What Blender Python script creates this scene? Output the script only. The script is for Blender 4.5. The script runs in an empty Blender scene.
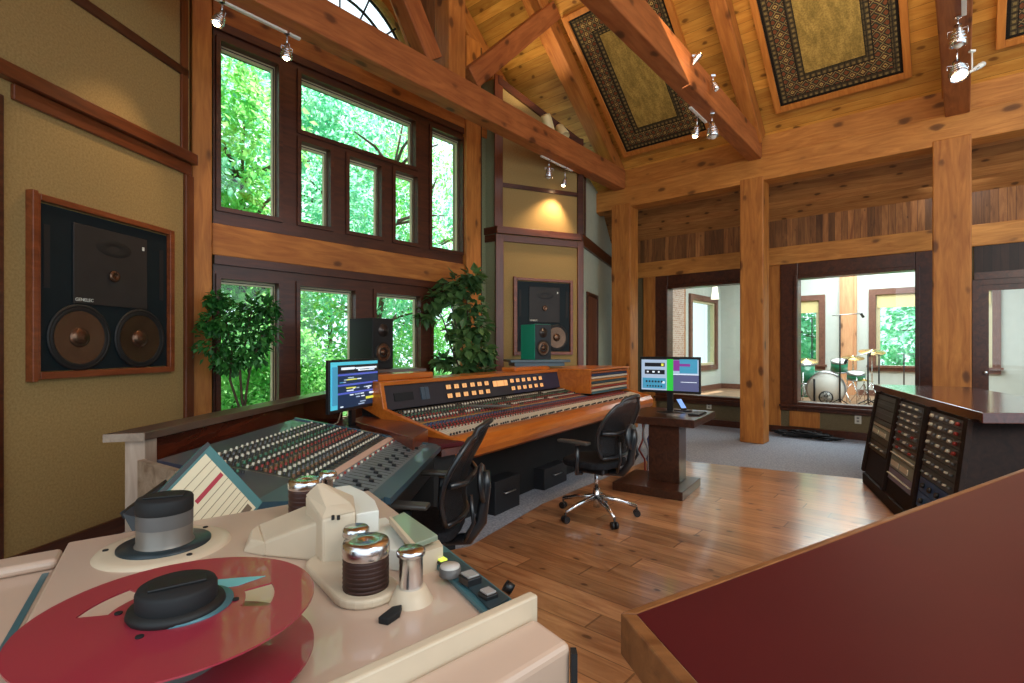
import bpy, bmesh, math, random
from mathutils import Vector, Matrix
R=math.radians; rnd=random.Random(7)
SC=bpy.context.scene; COL=SC.collection
# ---------------------------------------------------------------- camera
FPX=520.0; HY=347.0
cam=bpy.data.cameras.new('camera'); cam.sensor_width=36; cam.lens=36*FPX/1024; cam.shift_y=(HY-341.5)/1024
cam.clip_start=.05; cam.clip_end=300
co=bpy.data.objects.new('camera',cam); COL.objects.link(co); co.location=(0,0,1.5); co.rotation_euler=(R(90),0,0); SC.camera=co
def P(px,py,d): return Vector(((px-512)/FPX*d,d,1.5+(HY-py)/FPX*d))     # point at depth d
def G(px,py,H): return P(px,py,(1.5-H)*FPX/(py-HY))                     # point on the level H
def D(px,d): return ((px-512)/FPX*d,d)
PHI=R(41.06); U=Vector((math.sin(PHI),math.cos(PHI),0)); V=Vector((-math.cos(PHI),math.sin(PHI),0))
ROOM=math.atan2(U.y,U.x)
def RM(x,y,z=0): return U*x+V*y+Vector((0,0,z))
# ---------------------------------------------------------------- materials
def lin(c):
    return tuple(((v/255)/12.92 if v/255<=.04045 else ((v/255+.055)/1.055)**2.4) for v in c)+(1,)
MATS={}
class N:
    def __init__(s,name):
        s.m=bpy.data.materials.new(name); s.m.use_nodes=True; s.t=s.m.node_tree; s.n=s.t.nodes; s.l=s.t.links
        s.b=s.n['Principled BSDF']; s.out=s.n['Material Output']; MATS[name]=s.m
    def add(s,t,**k):
        n=s.n.new(t)
        for a,v in k.items(): setattr(n,a,v)
        return n
    def put(s,a,b): s.l.new(a,b)
    def math(s,op,a,b=None,c=None):
        n=s.add('ShaderNodeMath',operation=op)
        for i,v in enumerate((a,b,c)):
            if v is None: continue
            if isinstance(v,(int,float)): n.inputs[i].default_value=v
            else: s.put(v,n.inputs[i])
        return n.outputs[0]
    def mix(s,f,a,b,bt='MIX'):
        n=s.add('ShaderNodeMix',data_type='RGBA',blend_type=bt)
        for i,v in ((0,f),(6,a),(7,b)):
            if isinstance(v,(int,float,tuple)): n.inputs[i].default_value=v
            else: s.put(v,n.inputs[i])
        return n.outputs[2]
    def ramp(s,f,stops,interp='LINEAR'):
        n=s.add('ShaderNodeValToRGB'); r=n.color_ramp; r.interpolation=interp
        while len(r.elements)<len(stops): r.elements.new(.5)
        for e,(p,c) in zip(r.elements,stops): e.position=p; e.color=c
        s.put(f,n.inputs[0]); return n.outputs[0]
    def obj(s,scale=(1,1,1)):
        tc=s.add('ShaderNodeTexCoord'); mp=s.add('ShaderNodeMapping'); mp.inputs['Scale'].default_value=scale
        s.put(tc.outputs['Object'],mp.inputs[0]); return mp.outputs[0]
    def noise(s,vec,scale,detail=3,dist=0,rough=.5):
        n=s.add('ShaderNodeTexNoise'); n.inputs['Scale'].default_value=scale; n.inputs['Detail'].default_value=detail
        n.inputs['Distortion'].default_value=dist; n.inputs['Roughness'].default_value=rough; s.put(vec,n.inputs['Vector']); return n.outputs[0]
    def bump(s,h,st,dist=.01):
        n=s.add('ShaderNodeBump'); n.inputs['Strength'].default_value=st; n.inputs['Distance'].default_value=dist
        s.put(h,n.inputs['Height']); s.put(n.outputs[0],s.b.inputs['Normal'])
def plain(name,c,rough=.5,metal=0,emit=0,spec=.5,var=0.0,vs=8,coat=0):
    s=N(name); s.b.inputs['Roughness'].default_value=rough; s.b.inputs['Metallic'].default_value=metal
    s.b.inputs['Specular IOR Level'].default_value=spec; s.b.inputs['Coat Weight'].default_value=coat
    cc=lin(c); v=s.obj(); nz=s.noise(v,vs,4)
    a=tuple(x*(1-var) for x in cc[:3])+(1,); b=tuple(min(1,x*(1+var)) for x in cc[:3])+(1,)
    s.put(s.ramp(nz,[(.3,a),(.7,b)]),s.b.inputs['Base Color'])
    if emit: s.b.inputs['Emission Color'].default_value=cc; s.b.inputs['Emission Strength'].default_value=emit
    return s.m
def wood(name,c1,c2,axis='x',plank=0,across='y',knots=.0,rough=.5,seam=.5,bump=.15,coat=0,gs=1.0,tint=.35,ends=0,spec=.4):
    s=N(name); s.b.inputs['Roughness'].default_value=rough; s.b.inputs['Coat Weight'].default_value=coat; s.b.inputs['Coat Roughness'].default_value=.16
    s.b.inputs['Specular IOR Level'].default_value=spec
    k=dict(x=(.12,1,1),y=(1,.12,1),z=(1,1,.12))[axis]
    v=s.obj(tuple(q*gs for q in k)); g=s.noise(v,14,6,1.2,.6); big=s.noise(v,2.2,2)
    col=s.ramp(g,[(.3,lin(c1)),(.72,lin(c2))]); h=g
    dark=tuple(x*.3 for x in lin(c1)[:3])+(1,)
    col=s.mix(s.math('MULTIPLY',big,.4),col,tuple(x*.55 for x in lin(c1)[:3])+(1,))
    sep=s.add('ShaderNodeSeparateXYZ'); tc=s.add('ShaderNodeTexCoord'); s.put(tc.outputs['Object'],sep.inputs[0])
    A=sep.outputs['XYZ'.index(across.upper())]; L=sep.outputs['XYZ'.index(axis.upper())]
    if plank:
        q=s.math('DIVIDE',A,plank); fl=s.math('FLOOR',q); fr=s.math('SUBTRACT',q,fl)
        wn=s.add('ShaderNodeTexWhiteNoise',noise_dimensions='1D'); s.put(fl,wn.inputs['W']); r=wn.outputs['Value']
        m=s.math('LESS_THAN',fr,.035 if plank>.1 else .06)
        if ends:
            q2=s.math('DIVIDE',s.math('ADD',L,s.math('MULTIPLY',r,ends*3)),ends); f2=s.math('FLOOR',q2)
            m2=s.math('LESS_THAN',s.math('SUBTRACT',q2,f2),.006/ends*2); m=s.math('MAXIMUM',m,m2)
            w2=s.add('ShaderNodeTexWhiteNoise',noise_dimensions='2D'); cb=s.add('ShaderNodeCombineXYZ'); s.put(fl,cb.inputs[0]); s.put(f2,cb.inputs[1]); s.put(cb.outputs[0],w2.inputs['Vector']); r=w2.outputs['Value']
        tn=s.ramp(r,[(0,(1-tint,1-tint,1-tint,1)),(1,(1+tint*.4,)*3+(1,))])
        col=s.mix(1.0,col,tn,'MULTIPLY')
        col=s.mix(s.math('MULTIPLY',m,seam),col,dark); h=s.math('SUBTRACT',s.math('MULTIPLY',g,.3),m)
    if knots:
        kx=dict(x=(.55,1,1),y=(1,.55,1),z=(1,1,.55))[axis]
        wp=s.add('ShaderNodeVectorMath',operation='ADD'); s.put(s.obj(kx),wp.inputs[0]); nn=s.add('ShaderNodeTexNoise'); nn.inputs['Scale'].default_value=9; s.put(s.obj(kx),nn.inputs['Vector'])
        sc=s.add('ShaderNodeVectorMath',operation='SCALE'); sc.inputs[3].default_value=.05; s.put(nn.outputs['Color'],sc.inputs[0]); s.put(sc.outputs[0],wp.inputs[1]); v2=wp.outputs[0]
        vo=s.add('ShaderNodeTexVoronoi'); vo.inputs['Scale'].default_value=(3.4 if plank else 4.2)/gs; vo.inputs['Randomness'].default_value=1; knots=knots*(.5 if plank else 1.25)
        if plank:
            vo.voronoi_dimensions='2D'; s2=s.add('ShaderNodeSeparateXYZ'); s.put(v2,s2.inputs[0]); c2=s.add('ShaderNodeCombineXYZ'); s.put(s2.outputs['XYZ'.index(axis.upper())],c2.inputs[0]); s.put(s2.outputs['XYZ'.index(across.upper())],c2.inputs[1]); v2=c2.outputs[0]
        s.put(v2,vo.inputs['Vector'])
        kk=s.ramp(vo.outputs['Distance'],[(0,(1,1,1,1)),(knots*.6,(.85,.85,.85,1)),(knots,(0,0,0,1))])
        rim=s.ramp(vo.outputs['Distance'],[(0,(.35,.35,.35,1)),(knots*2.6,(0,0,0,1))])
        col=s.mix(rim,col,tuple(x*.5 for x in lin(c1)[:3])+(1,)); col=s.mix(kk,col,dark)
    s.put(col,s.b.inputs['Base Color']); s.bump(h,bump,.006)
    return s.m
def glass(name,tint=(1,1,1,1),refl=1.0):
    s=N(name); s.n.remove(s.b); tr=s.add('ShaderNodeBsdfTransparent'); tr.inputs[0].default_value=tint
    gl=s.add('ShaderNodeBsdfGlossy'); gl.inputs['Roughness'].default_value=.02
    fr=s.add('ShaderNodeFresnel'); gm=s.add('ShaderNodeNewGeometry'); s.put(s.math('MULTIPLY_ADD',gm.outputs['Backfacing'],1/1.45-1.45,1.45),fr.inputs[0]); mx=s.add('ShaderNodeMixShader')
    s.put(s.math('MULTIPLY',fr.outputs[0],refl),mx.inputs[0]); s.put(tr.outputs[0],mx.inputs[1]); s.put(gl.outputs[0],mx.inputs[2]); s.put(mx.outputs[0],s.out.inputs[0]); return s.m
def leafmat(name,c1,c2,tr=.45):
    s=N(name); v=s.obj(); nz=s.noise(v,3.5,3); col=s.ramp(nz,[(.3,lin(c1)),(.7,lin(c2))])
    s.put(col,s.b.inputs['Base Color']); s.b.inputs['Roughness'].default_value=.5
    t=s.add('ShaderNodeBsdfTranslucent'); s.put(col,t.inputs[0]); mx=s.add('ShaderNodeMixShader'); mx.inputs[0].default_value=tr
    s.put(s.b.outputs[0],mx.inputs[1]); s.put(t.outputs[0],mx.inputs[2]); s.put(mx.outputs[0],s.out.inputs[0]); return s.m
def fabric(name,c1,c2,scale=60,rough=.95):
    s=N(name); v=s.obj((1,1,1)); a=s.noise(v,scale,4); b=s.noise(s.obj((1,1,6)),scale*1.6,2)
    f=s.math('MULTIPLY_ADD',a,.5,s.math('MULTIPLY',b,.5)); s.put(s.ramp(f,[(.35,lin(c1)),(.65,lin(c2))]),s.b.inputs['Base Color'])
    s.b.inputs['Roughness'].default_value=rough; s.b.inputs['Specular IOR Level'].default_value=.15; s.bump(f,.3,.002); return s.m
# timber and trim
post_w=wood('timber_upright',(158,90,34),(208,136,62),'z',knots=.17,rough=.55,across='x')
beam_w=wood('timber_level',(154,86,34),(204,132,60),'x',knots=.17,rough=.55)
truss_w=wood('timber_truss',(148,80,38),(198,120,64),'x',knots=.17,rough=.55)
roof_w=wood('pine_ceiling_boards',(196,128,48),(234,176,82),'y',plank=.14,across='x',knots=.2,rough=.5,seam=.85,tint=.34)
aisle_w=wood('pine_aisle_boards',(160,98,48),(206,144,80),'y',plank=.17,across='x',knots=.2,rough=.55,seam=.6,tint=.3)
vboard=wood('upright_pine_boards',(120,72,36),(196,130,72),'z',plank=.09,across='y',knots=.05,rough=.6,seam=.8,tint=.6)
vdark=wood('upright_dark_boards',(38,22,18),(62,38,28),'z',plank=.09,across='y',rough=.5,seam=.8,tint=.4)
trim=wood('stained_trim',(84,40,20),(124,64,34),'x',rough=.35,coat=.4,bump=.05)
trimv=wood('stained_trim_upright',(84,40,20),(124,64,34),'z',rough=.35,coat=.4,bump=.05,across='x')
dtrim=wood('dark_window_wood',(56,26,14),(96,48,26),'x',rough=.4,coat=.2,bump=.05)
floor_w=wood('oak_floor_boards',(156,100,62),(224,168,118),'y',plank=.17,across='x',knots=.12,rough=.32,seam=.7,tint=.35,ends=1.9,coat=1.0,bump=.08,spec=.5)
fab=fabric('tan_fabric',(140,114,70),(166,138,90))
fab_s=fabric('sage_fabric',(120,124,96),(142,146,114))
fab_d=fabric('taupe_fabric',(96,84,62),(116,102,76))
carp=fabric('grey_carpet',(120,124,134),(164,170,182),40)
sage=plain('pale_sage_paint',(176,182,160),.7,var=.05)
sash=plain('pale_sash_metal',(196,186,150),.4,var=.05)
pane=glass('window_glass'); pane2=glass('studio_glass',(.93,.97,.96,1),1.2)
white=plain('white_plastic',(226,224,214),.4,var=.02)
black=plain('black_plastic',(22,22,24),.35,var=.1)
blackm=plain('matt_black',(16,16,18),.7,var=.1)
chrome=plain('chrome',(225,225,228),.22,1.0,var=.03)
steel=plain('brushed_steel',(170,170,172),.3,1.0,var=.1,vs=40)
copper=plain('copper_cone',(104,76,58),.26,.75,var=.15)
# ---------------------------------------------------------------- mesh builder
class MB:
    def __init__(s): s.bm=bmesh.new(); s.mi=0
    def _f(s,vs,fs):
        v=[s.bm.verts.new(Vector(p)) for p in vs]; out=[]
        for f in fs:
            try: q=s.bm.faces.new([v[i] for i in f]); q.material_index=s.mi; out.append(q)
            except ValueError: pass
        return out
    def m(s,i): s.mi=i; return s
    def box(s,x0,x1,y0,y1,z0,z1):
        s._f([(x0,y0,z0),(x1,y0,z0),(x1,y1,z0),(x0,y1,z0),(x0,y0,z1),(x1,y0,z1),(x1,y1,z1),(x0,y1,z1)],
             [(3,2,1,0),(4,5,6,7),(0,1,5,4),(1,2,6,5),(2,3,7,6),(3,0,4,7)]); return s
    def bc(s,c,d): return s.box(c[0]-d[0]/2,c[0]+d[0]/2,c[1]-d[1]/2,c[1]+d[1]/2,c[2]-d[2]/2,c[2]+d[2]/2)
    def hexa(s,b,t): s._f(list(b)+list(t),[(3,2,1,0),(4,5,6,7),(0,1,5,4),(1,2,6,5),(2,3,7,6),(3,0,4,7)]); return s
    def prism(s,pts,z0,z1):
        n=len(pts); zb=z0 if isinstance(z0,(list,tuple)) else [z0]*n; zt=z1 if isinstance(z1,(list,tuple)) else [z1]*n
        ar=sum(pts[i][0]*pts[(i+1)%n][1]-pts[(i+1)%n][0]*pts[i][1] for i in range(n))
        if ar<0: pts=list(pts)[::-1]; zb=list(zb)[::-1]; zt=list(zt)[::-1]
        vs=[(p[0],p[1],z) for p,z in zip(pts,zb)]+[(p[0],p[1],z) for p,z in zip(pts,zt)]
        s._f(vs,[tuple(range(n))[::-1],tuple(range(n,2*n))]+[(i,(i+1)%n,(i+1)%n+n,i+n) for i in range(n)]); return s
    def ext(s,pts,d):          # a planar outline in 3D pushed along the vector d
        n=len(pts); pts=[Vector(p) for p in pts]; d=Vector(d)
        s._f(pts+[p+d for p in pts],[tuple(range(n)),tuple(range(n,2*n))[::-1]]+[(i,i+n,(i+1)%n+n,(i+1)%n) for i in range(n)]); return s
    def tube(s,pts,r,n=8,cap=True):
        pts=[Vector(p) for p in pts]; k=len(pts); rr=r if isinstance(r,(list,tuple)) else [r]*k; rings=[]; ref=None
        for i,p in enumerate(pts):
            t=(pts[min(i+1,k-1)]-pts[max(i-1,0)]).normalized()
            if ref is None: ref=Vector((0,0,1)) if abs(t.z)<.9 else Vector((1,0,0))
            a=(ref-t*ref.dot(t)).normalized(); ref=a; b=t.cross(a)
            rings.append([s.bm.verts.new(p+(a*math.cos(2*math.pi*j/n)+b*math.sin(2*math.pi*j/n))*rr[i]) for j in range(n)])
        for i in range(k-1):
            for j in range(n):
                f=s.bm.faces.new((rings[i][j],rings[i][(j+1)%n],rings[i+1][(j+1)%n],rings[i+1][j])); f.material_index=s.mi; f.smooth=True
        if cap:
            for q in (rings[0][::-1],rings[-1]):
                f=s.bm.faces.new(q); f.material_index=s.mi
        return s
    def cyl(s,p0,p1,r0,r1=None,n=20,cap=True): return s.tube([p0,p1],[r0,r0 if r1 is None else r1],n,cap)
    def lathe(s,prof,c=(0,0,0),ax=(0,0,1),n=28,sx=1,sy=1):
        ax=Vector(ax).normalized(); a=Vector((1,0,0)) if abs(ax.x)<.9 else Vector((0,1,0)); a=(a-ax*a.dot(ax)).normalized(); b=ax.cross(a); c=Vector(c); rings=[]
        for (r,z) in prof:
            if r<1e-6: rings.append([s.bm.verts.new(c+ax*z)])
            else: rings.append([s.bm.verts.new(c+ax*z+a*math.cos(2*math.pi*j/n)*r*sx+b*math.sin(2*math.pi*j/n)*r*sy) for j in range(n)])
        for p,q in zip(rings,rings[1:]):
            for j in range(n):
                k=(j+1)%n
                vs=[p[j%len(p)],p[k%len(p)],q[k%len(q)],q[j%len(q)]]; u=[]
                for v in vs:
                    if v not in u: u.append(v)
                if len(u)>2:
                    try: f=s.bm.faces.new(u); f.material_index=s.mi; f.smooth=True
                    except ValueError: pass
        return s
    def ell(s,c,d,n=16,m=10):
        prof=[(math.sin(math.pi*i/m)*.5,-math.cos(math.pi*i/m)*.5) for i in range(m+1)]; k=len(s.bm.verts); s.bm.verts.ensure_lookup_table()
        s.lathe([(0 if i in(0,m) else r,z) for i,(r,z) in enumerate(prof)],(0,0,0),(0,0,1),n); s.bm.verts.ensure_lookup_table()
        for v in s.bm.verts[k:]: v.co=Vector((v.co.x*d[0]+c[0],v.co.y*d[1]+c[1],v.co.z*d[2]+c[2]))
        return s
    def xf(s,M,k=0):
        s.bm.verts.ensure_lookup_table()
        for v in s.bm.verts[k:]: v.co=M@v.co
        return s
    def leaf(s,p,d,up,L,W):
        d=d.normalized(); w=d.cross(up); w=w.normalized() if w.length>1e-4 else Vector((1,0,0)); u=w.cross(d)
        s._f([p,p+d*L*.45+w*W*.5+u*L*.06,p+d*L-u*L*.08,p+d*L*.45-w*W*.5+u*L*.06],[(0,1,2),(0,2,3)])
def props(o,label=None,cat=None,group=None,kind=None):
    for k,v in (('label',label),('category',cat),('group',group),('kind',kind)):
        if v: o[k]=v
    return o
def build(mb,name,mats,parent=None,rot=0,label=None,cat=None,group=None,kind=None,bevel=0,smooth=False,M=None,seg=2,raw=False):
    bm=mb.bm; me=bpy.data.meshes.new(name)
    if not isinstance(mats,(list,tuple)): mats=[mats]
    if parent is None and M is None and not raw:
        xs=[v.co for v in bm.verts]
        c=Vector(((min(v.x for v in xs)+max(v.x for v in xs))/2,(min(v.y for v in xs)+max(v.y for v in xs))/2,min(v.z for v in xs)))
        for v in bm.verts: v.co-=c
        M=Matrix.Rotation(rot,4,'Z')@Matrix.Translation(c)
    bmesh.ops.recalc_face_normals(bm,faces=bm.faces); bm.to_mesh(me); bm.free()
    for m in mats: me.materials.append(m)
    if smooth:
        for p in me.polygons: p.use_smooth=True
    o=bpy.data.objects.new(name,me); COL.objects.link(o)
    if parent: o.parent=parent
    if M is not None: o.matrix_local=M
    if bevel:
        b=o.modifiers.new('edge','BEVEL'); b.width=bevel; b.segments=seg; b.limit_method='ANGLE'; b.angle_limit=R(40)
    return props(o,label,cat,group,kind)
def thing(name,label,cat,loc=(0,0,0),rotz=0,group=None,kind=None):
    o=bpy.data.objects.new(name,None); o.empty_display_size=.05; COL.objects.link(o); o.location=loc; o.rotation_euler=(0,0,rotz)
    return props(o,label,cat,group,kind)
def dup(o,label=None,M=None,parent=None):
    kids=[c for c in bpy.data.objects if c.parent==o]
    c=o.copy(); COL.objects.link(c); c.parent=parent
    if label: c['label']=label
    if M is not None: c.matrix_local=M
    for k in kids: dup(k,parent=c)
    return c
def S(mb,name,mats,rot=0,**k): return build(mb,name,mats,rot=rot,kind='structure',**k)
def bar(p0,p1,w,h,name,mat,up=(0,0,1),bevel=.008,parent=None,**k):  # timber from p0 to p1; p0,p1 run along the top centre line
    p0=Vector(p0); p1=Vector(p1); x=(p1-p0).normalized(); y=Vector(up).cross(x).normalized(); z=x.cross(y)
    M=Matrix((x,y,z)).transposed().to_4x4(); M.translation=p0
    mb=MB().box(0,(p1-p0).length,-w/2,w/2,-h,0)
    return build(mb,name,mat,M=M,bevel=bevel,parent=parent,**k)
def frame_rect(mb,x0,x1,z0,z1,y0,y1,w,wt=None,wb=None):   # a rectangular frame in the xz plane
    wt=wt or w; wb=wb or w
    mb.box(x0,x0+w,y0,y1,z0,z1); mb.box(x1-w,x1,y0,y1,z0,z1); mb.box(x0+w,x1-w,y0,y1,z1-wt,z1); mb.box(x0+w,x1-w,y0,y1,z0,z0+wb); return mb
def on_room(px,py,x=None,y=None):       # where the line of sight meets the room plane x=... or y=...
    a=(px-512)/FPX; b=(HY-py)/FPX; dx=U.y+a*U.x; dy=V.y+a*V.x
    d=(x/dx) if x is not None else (y/dy); return (dx*d,dy*d,1.5+b*d)
# ================================================================ ROOM
DW=5.75; EX=10.0; PX=8.58
# floor, carpet, oak area
S(MB().prism([(-6,-6),(16,-6),(16,10),(-6,10)],-.12,0),'floor',carp,ROOM)
wp=[G(470,548,0),G(542,505.6,0),G(668,453,0),G(688.5,462.5,0),G(857,479.6,0),G(1010,496,0)]
poly=[(p.x,p.y) for p in wp]+[(6,2),(5,-4),(-4,-4),(-3.2,2.2)]
cr,sr=math.cos(-ROOM),math.sin(-ROOM)
poly=[(x*cr-y*sr,x*sr+y*cr) for x,y in poly]
S(MB().prism(poly,.0,.014),'floor.001',floor_w,ROOM)
# ---- left speaker wall
L0=Vector((-3.29,3.34,0)); LD=(Vector((-3.065,4.94,0))-L0).normalized(); LROT=math.atan2(LD.y,LD.x); LN=Vector((LD.y,-LD.x,0))
def ML(t,off=0,z=0):
    M=Matrix.Rotation(LROT,4,'Z'); M.translation=L0+LD*t+LN*off+Vector((0,0,z)); return M
tE=(Vector((-3.065,4.94,0))-L0).length
# wall local: x along, y out of the back (left of LD), z up
wall=MB().box(-5,tE,0,.25,0,5.6); build(wall,'wall_left',fab,M=ML(0),kind='structure')
def ltrim(name,x0,x1,y0,y1,z0,z1,mat): return build(MB().box(x0,x1,y0,y1,z0,z1),name,mat,M=ML(0),kind='structure',bevel=.006)
ltrim('baseboard_left',-4,tE,-.03,0,0,.13,dtrim)
ltrim('trim_1',-4,tE+.03,-.07,0,3.23,3.33,trim); ltrim('trim_2',.06,tE,-.03,0,3.12,3.225,trim)
ltrim('trim_3',-4,tE-.03,-.025,0,4.03,4.11,dtrim)
ltrim('trim_4',tE-.08,tE+.02,-.035,0,.13,3.12,trimv); ltrim('trim_5',tE-.12,tE-.04,-.025,0,3.33,5.6,trimv)
ltrim('trim_6',-.045,.008,-.025,0,.13,3.12,dtrim)
# ---- window wall (built in room axes)
XL,XR=1.98,5.53
S(MB().box(1.2,XL,DW+.02,DW+.3,0,6.0),'wall_back',fab_s,ROOM)
S(MB().box(XL,XR+.6,DW+.02,DW+.3,4.84,5.05),'wall_back.001',beam_w,ROOM)
S(MB().box(XR,XR+.9,DW+.05,DW+.3,0,5.1),'wall_back.002',fab_s,ROOM)
S(MB().box(XL,XR,DW+.02,DW+.3,0,.55),'wall_back.003',fab_s,ROOM)
x0=on_room(192,200,y=DW-.12)[0]; x1=on_room(210,200,y=DW-.12)[0]
S(MB().box(x0,x1+.02,DW-.12,DW+.02,0,6.6),'timber_post',post_w,ROOM,bevel=.01)
x0=on_room(466.5,200,y=DW-.1)[0]; x1=on_room(481,200,y=DW-.1)[0]
S(MB().box(x0,x1,DW-.1,DW+.05,0,6.2),'timber_post',post_w,ROOM,bevel=.01)
S(MB().box(XL-.02,XR+.1,DW-.06,DW+.1,4.8,5.04),'timber_beam',beam_w,ROOM,bevel=.01)
S(MB().box(XL-.02,XR+.1,DW-.05,DW+.3,2.43,2.75),'timber_beam',beam_w,ROOM,bevel=.01)
S(MB().box(x1,x1+.1,DW-.02,DW+.1,0,6.2),'trim_7',dtrim,ROOM)
def sashes(n,X0,X1,Z0,Z1,lights,fd=.09,sw=.03,sb=.045):
    """window n: dark frame, one pale sash and one pane per light"""
    w=thing('window_%d'%n,None,None,RM((X0+X1)/2,DW,Z0),ROOM,kind='structure')
    ox=(X0+X1)/2
    fr=MB(); y0,y1=-.02,.14
    xs=sorted(set([X0,X1]));
    # solid frame with holes: fill the bands between the lights
    rects=[(a,b,c,d) for a,b,c,d in lights]
    gx=sorted(set([X0,X1]+[v for r in rects for v in r[:2]])); gz=sorted(set([Z0,Z1]+[v for r in rects for v in r[2:]]))
    for i in range(len(gx)-1):
        for j in range(len(gz)-1):
            cx=(gx[i]+gx[i+1])/2; cz=(gz[j]+gz[j+1])/2
            if not any(r[0]<cx<r[1] and r[2]<cz<r[3] for r in rects):
                fr.box(gx[i]-ox,gx[i+1]-ox,y0,y1,gz[j]-Z0,gz[j+1]-Z0)
    build(fr,'window_frame',dtrim,w)
    for a,b,c,d in rects:
        k=MB(); frame_rect(k,a-ox,b-ox,c-Z0,d-Z0,.06,.10,sw,sb,sw*.5); k.m(1); frame_rect(k,a-ox+sw*.45,b-ox-sw*.45,c-Z0+sw*.3,d-Z0-sb*.45,.052,.06,.007); so=build(k,'sash',[sash,blackm],w)
        mo=MB(); frame_rect(mo,a-ox-.045,b-ox+.045,c-Z0-.045,d-Z0+.045,-.045,-.02,.045); build(mo,'casement_moulding',dtrim,w)
        build(MB().box(a-ox+sw*.8,b-ox-sw*.8,.1,.106,c-Z0+sw*.5,d-Z0-sb*.9),'pane',pane,so)
    return w
def wx(px): return on_room(px,200,y=DW+.04)[0]
b=[wx(p) for p in (218,275.5)],[wx(p) for p in (298,412)],[wx(p) for p in (298,327)],[wx(p) for p in (346,378)],[wx(p) for p in (392,414)],[wx(p) for p in (428.5,459)]
zt=4.62; zb=2.93; zm1=3.98; zm2=3.85
sashes(1,XL,XR,2.75,4.82,[(b[0][0],b[0][1],zb,zt),(b[1][0],b[1][1],zm1,zt),(b[2][0],b[2][1],zb,zm2),(b[3][0],b[3][1],zb,zm2),(b[4][0],b[4][1],zb,zm2),(b[5][0],b[5][1],zb,zt)])
q=[[wx(p) for p in (218,275.5)],[wx(p) for p in (297,352)],[wx(p) for p in (373,417)],[wx(p) for p in (430,462)]]
sashes(2,XL,XR,.5,2.43,[(a,c,.62,2.2) for a,c in q])
S(MB().box(XL,XR,DW-.055,DW-.02,2.34,2.43),'trim_8',dtrim,ROOM); S(MB().box(XL,XR,DW-.055,DW-.02,4.72,4.82),'trim_9',dtrim,ROOM)
S(MB().box(XL,XR,DW-.1,DW-.02,.46,.52),'trim_10',dtrim,ROOM)
# ---- gable wall with the arched window
GY=6.3; AC=(3.75,5.29,1.35)
g=MB(); seg=24
arc=[(AC[0]+AC[2]*math.cos(math.pi*i/seg),AC[1]+AC[2]*math.sin(math.pi*i/seg)) for i in range(seg+1)]
def quadx(mb,p,q_,top):  # column between arc points up to the roofline
    mb.ext([(p[0],GY,p[1]),(q_[0],GY,q_[1]),(q_[0],GY,top),(p[0],GY,top)],(0,.2,0))
for i in range(seg): quadx(g,arc[i],arc[i+1],9.0)
g.box(AC[0]+AC[2],9,GY,GY+.2,5,9); g.box(-2,AC[0]-AC[2],GY,GY+.2,5,9); g.box(-2,9,GY,GY+.2,4.9,5.29)
S(g,'wall_back.004',vboard,ROOM)
S(MB().box(-2,9,DW+.28,GY+.2,4.9,5.0),'trim_11',beam_w,ROOM)
aw=thing('window_3',None,None,RM(AC[0],GY,AC[1]),ROOM,kind='structure')
fr=MB(); lead=MB()
def ring(mb,r0,r1,y0,y1,a0=0,a1=math.pi,n=24):
    for i in range(n):
        A=a0+(a1-a0)*i/n; B=a0+(a1-a0)*(i+1)/n
        f=lambda r,t,y:(r*math.cos(t),y,r*math.sin(t))
        mb.hexa([f(r0,A,y0),f(r1,A,y0),f(r1,B,y0),f(r0,B,y0)],[f(r0,A,y1),f(r1,A,y1),f(r1,B,y1),f(r0,B,y1)])
ring(fr,1.28,1.48,-.06,.05); fr.box(-1.48,1.48,-.06,.05,-.1,.03); build(fr,'window_frame',beam_w,aw)
for rr in (.5,.95,1.2): ring(lead,rr-.012,rr+.012,.02,.05)
for k in range(1,8):
    t=math.pi*k/8; lead.tube([(.5*math.cos(t),.035,.5*math.sin(t)),(1.3*math.cos(t),.035,1.3*math.sin(t))],.013,6)
build(lead,'glazing_bars',blackm,aw)
gp=MB(); gp.ext([(1.3*math.cos(math.pi*i/24),.06,1.3*math.sin(math.pi*i/24)) for i in range(25)],(0,.005,0)); build(gp,'pane',pane,aw)
# ---- far corner: sage return, speaker wall, passage wall
cA=D(481,8.4); cB=D(497.5,8.2); cC=D(580,8.8); cD=(2.15,11.3); cE=(3.2,12.1)
def wseg(name,a,b_,z0,z1,mat,th=.15,zt=None,**k):
    a=Vector((a[0],a[1],0)); b_=Vector((b_[0],b_[1],0)); x=(b_-a); L=x.length; rot=math.atan2(x.y,x.x)
    M=Matrix.Rotation(rot,4,'Z'); M.translation=a
    mb=MB()
    if zt is None: mb.box(0,L,0,th,z0,z1)
    else: mb.ext([(0,0,z0),(L,0,z0),(L,0,zt),(0,0,z1)],(0,th,0))
    return build(mb,name,mat,M=M,kind='structure',**k),M,L
wseg('wall_far',cA,cB,0,5.75,fab_s)
zB=5.78; zC=5.02
_,MS,SL=wseg('wall_far.001',cB,cC,0,zB,fab,zt=zC)
_,MP,PL=wseg('wall_far.002',cC,cD,0,4.6,sage,zt=4.4)
wseg('wall_far.003',cD,cE,0,4.4,sage)
def strim(name,M,x0,x1,y0,y1,z0,z1,mat): return build(MB().box(x0,x1,y0,y1,z0,z1),name,mat,M=M,kind='structure',bevel=.005)
_,MA_,AL=wseg('trim_12',cA,cB,3.29,3.40,dtrim,th=-.04); wseg('trim_12',cA,cB,3.17,3.28,dtrim,th=-.02)
strim('trim_13',MS,-.03,SL,-.06,0,3.29,3.40,trim); strim('trim_14',MS,.08,SL,-.03,0,3.17,3.28,trim)
strim('trim_15',MS,.08,SL,-.025,0,4.03,4.10,dtrim)
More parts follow.
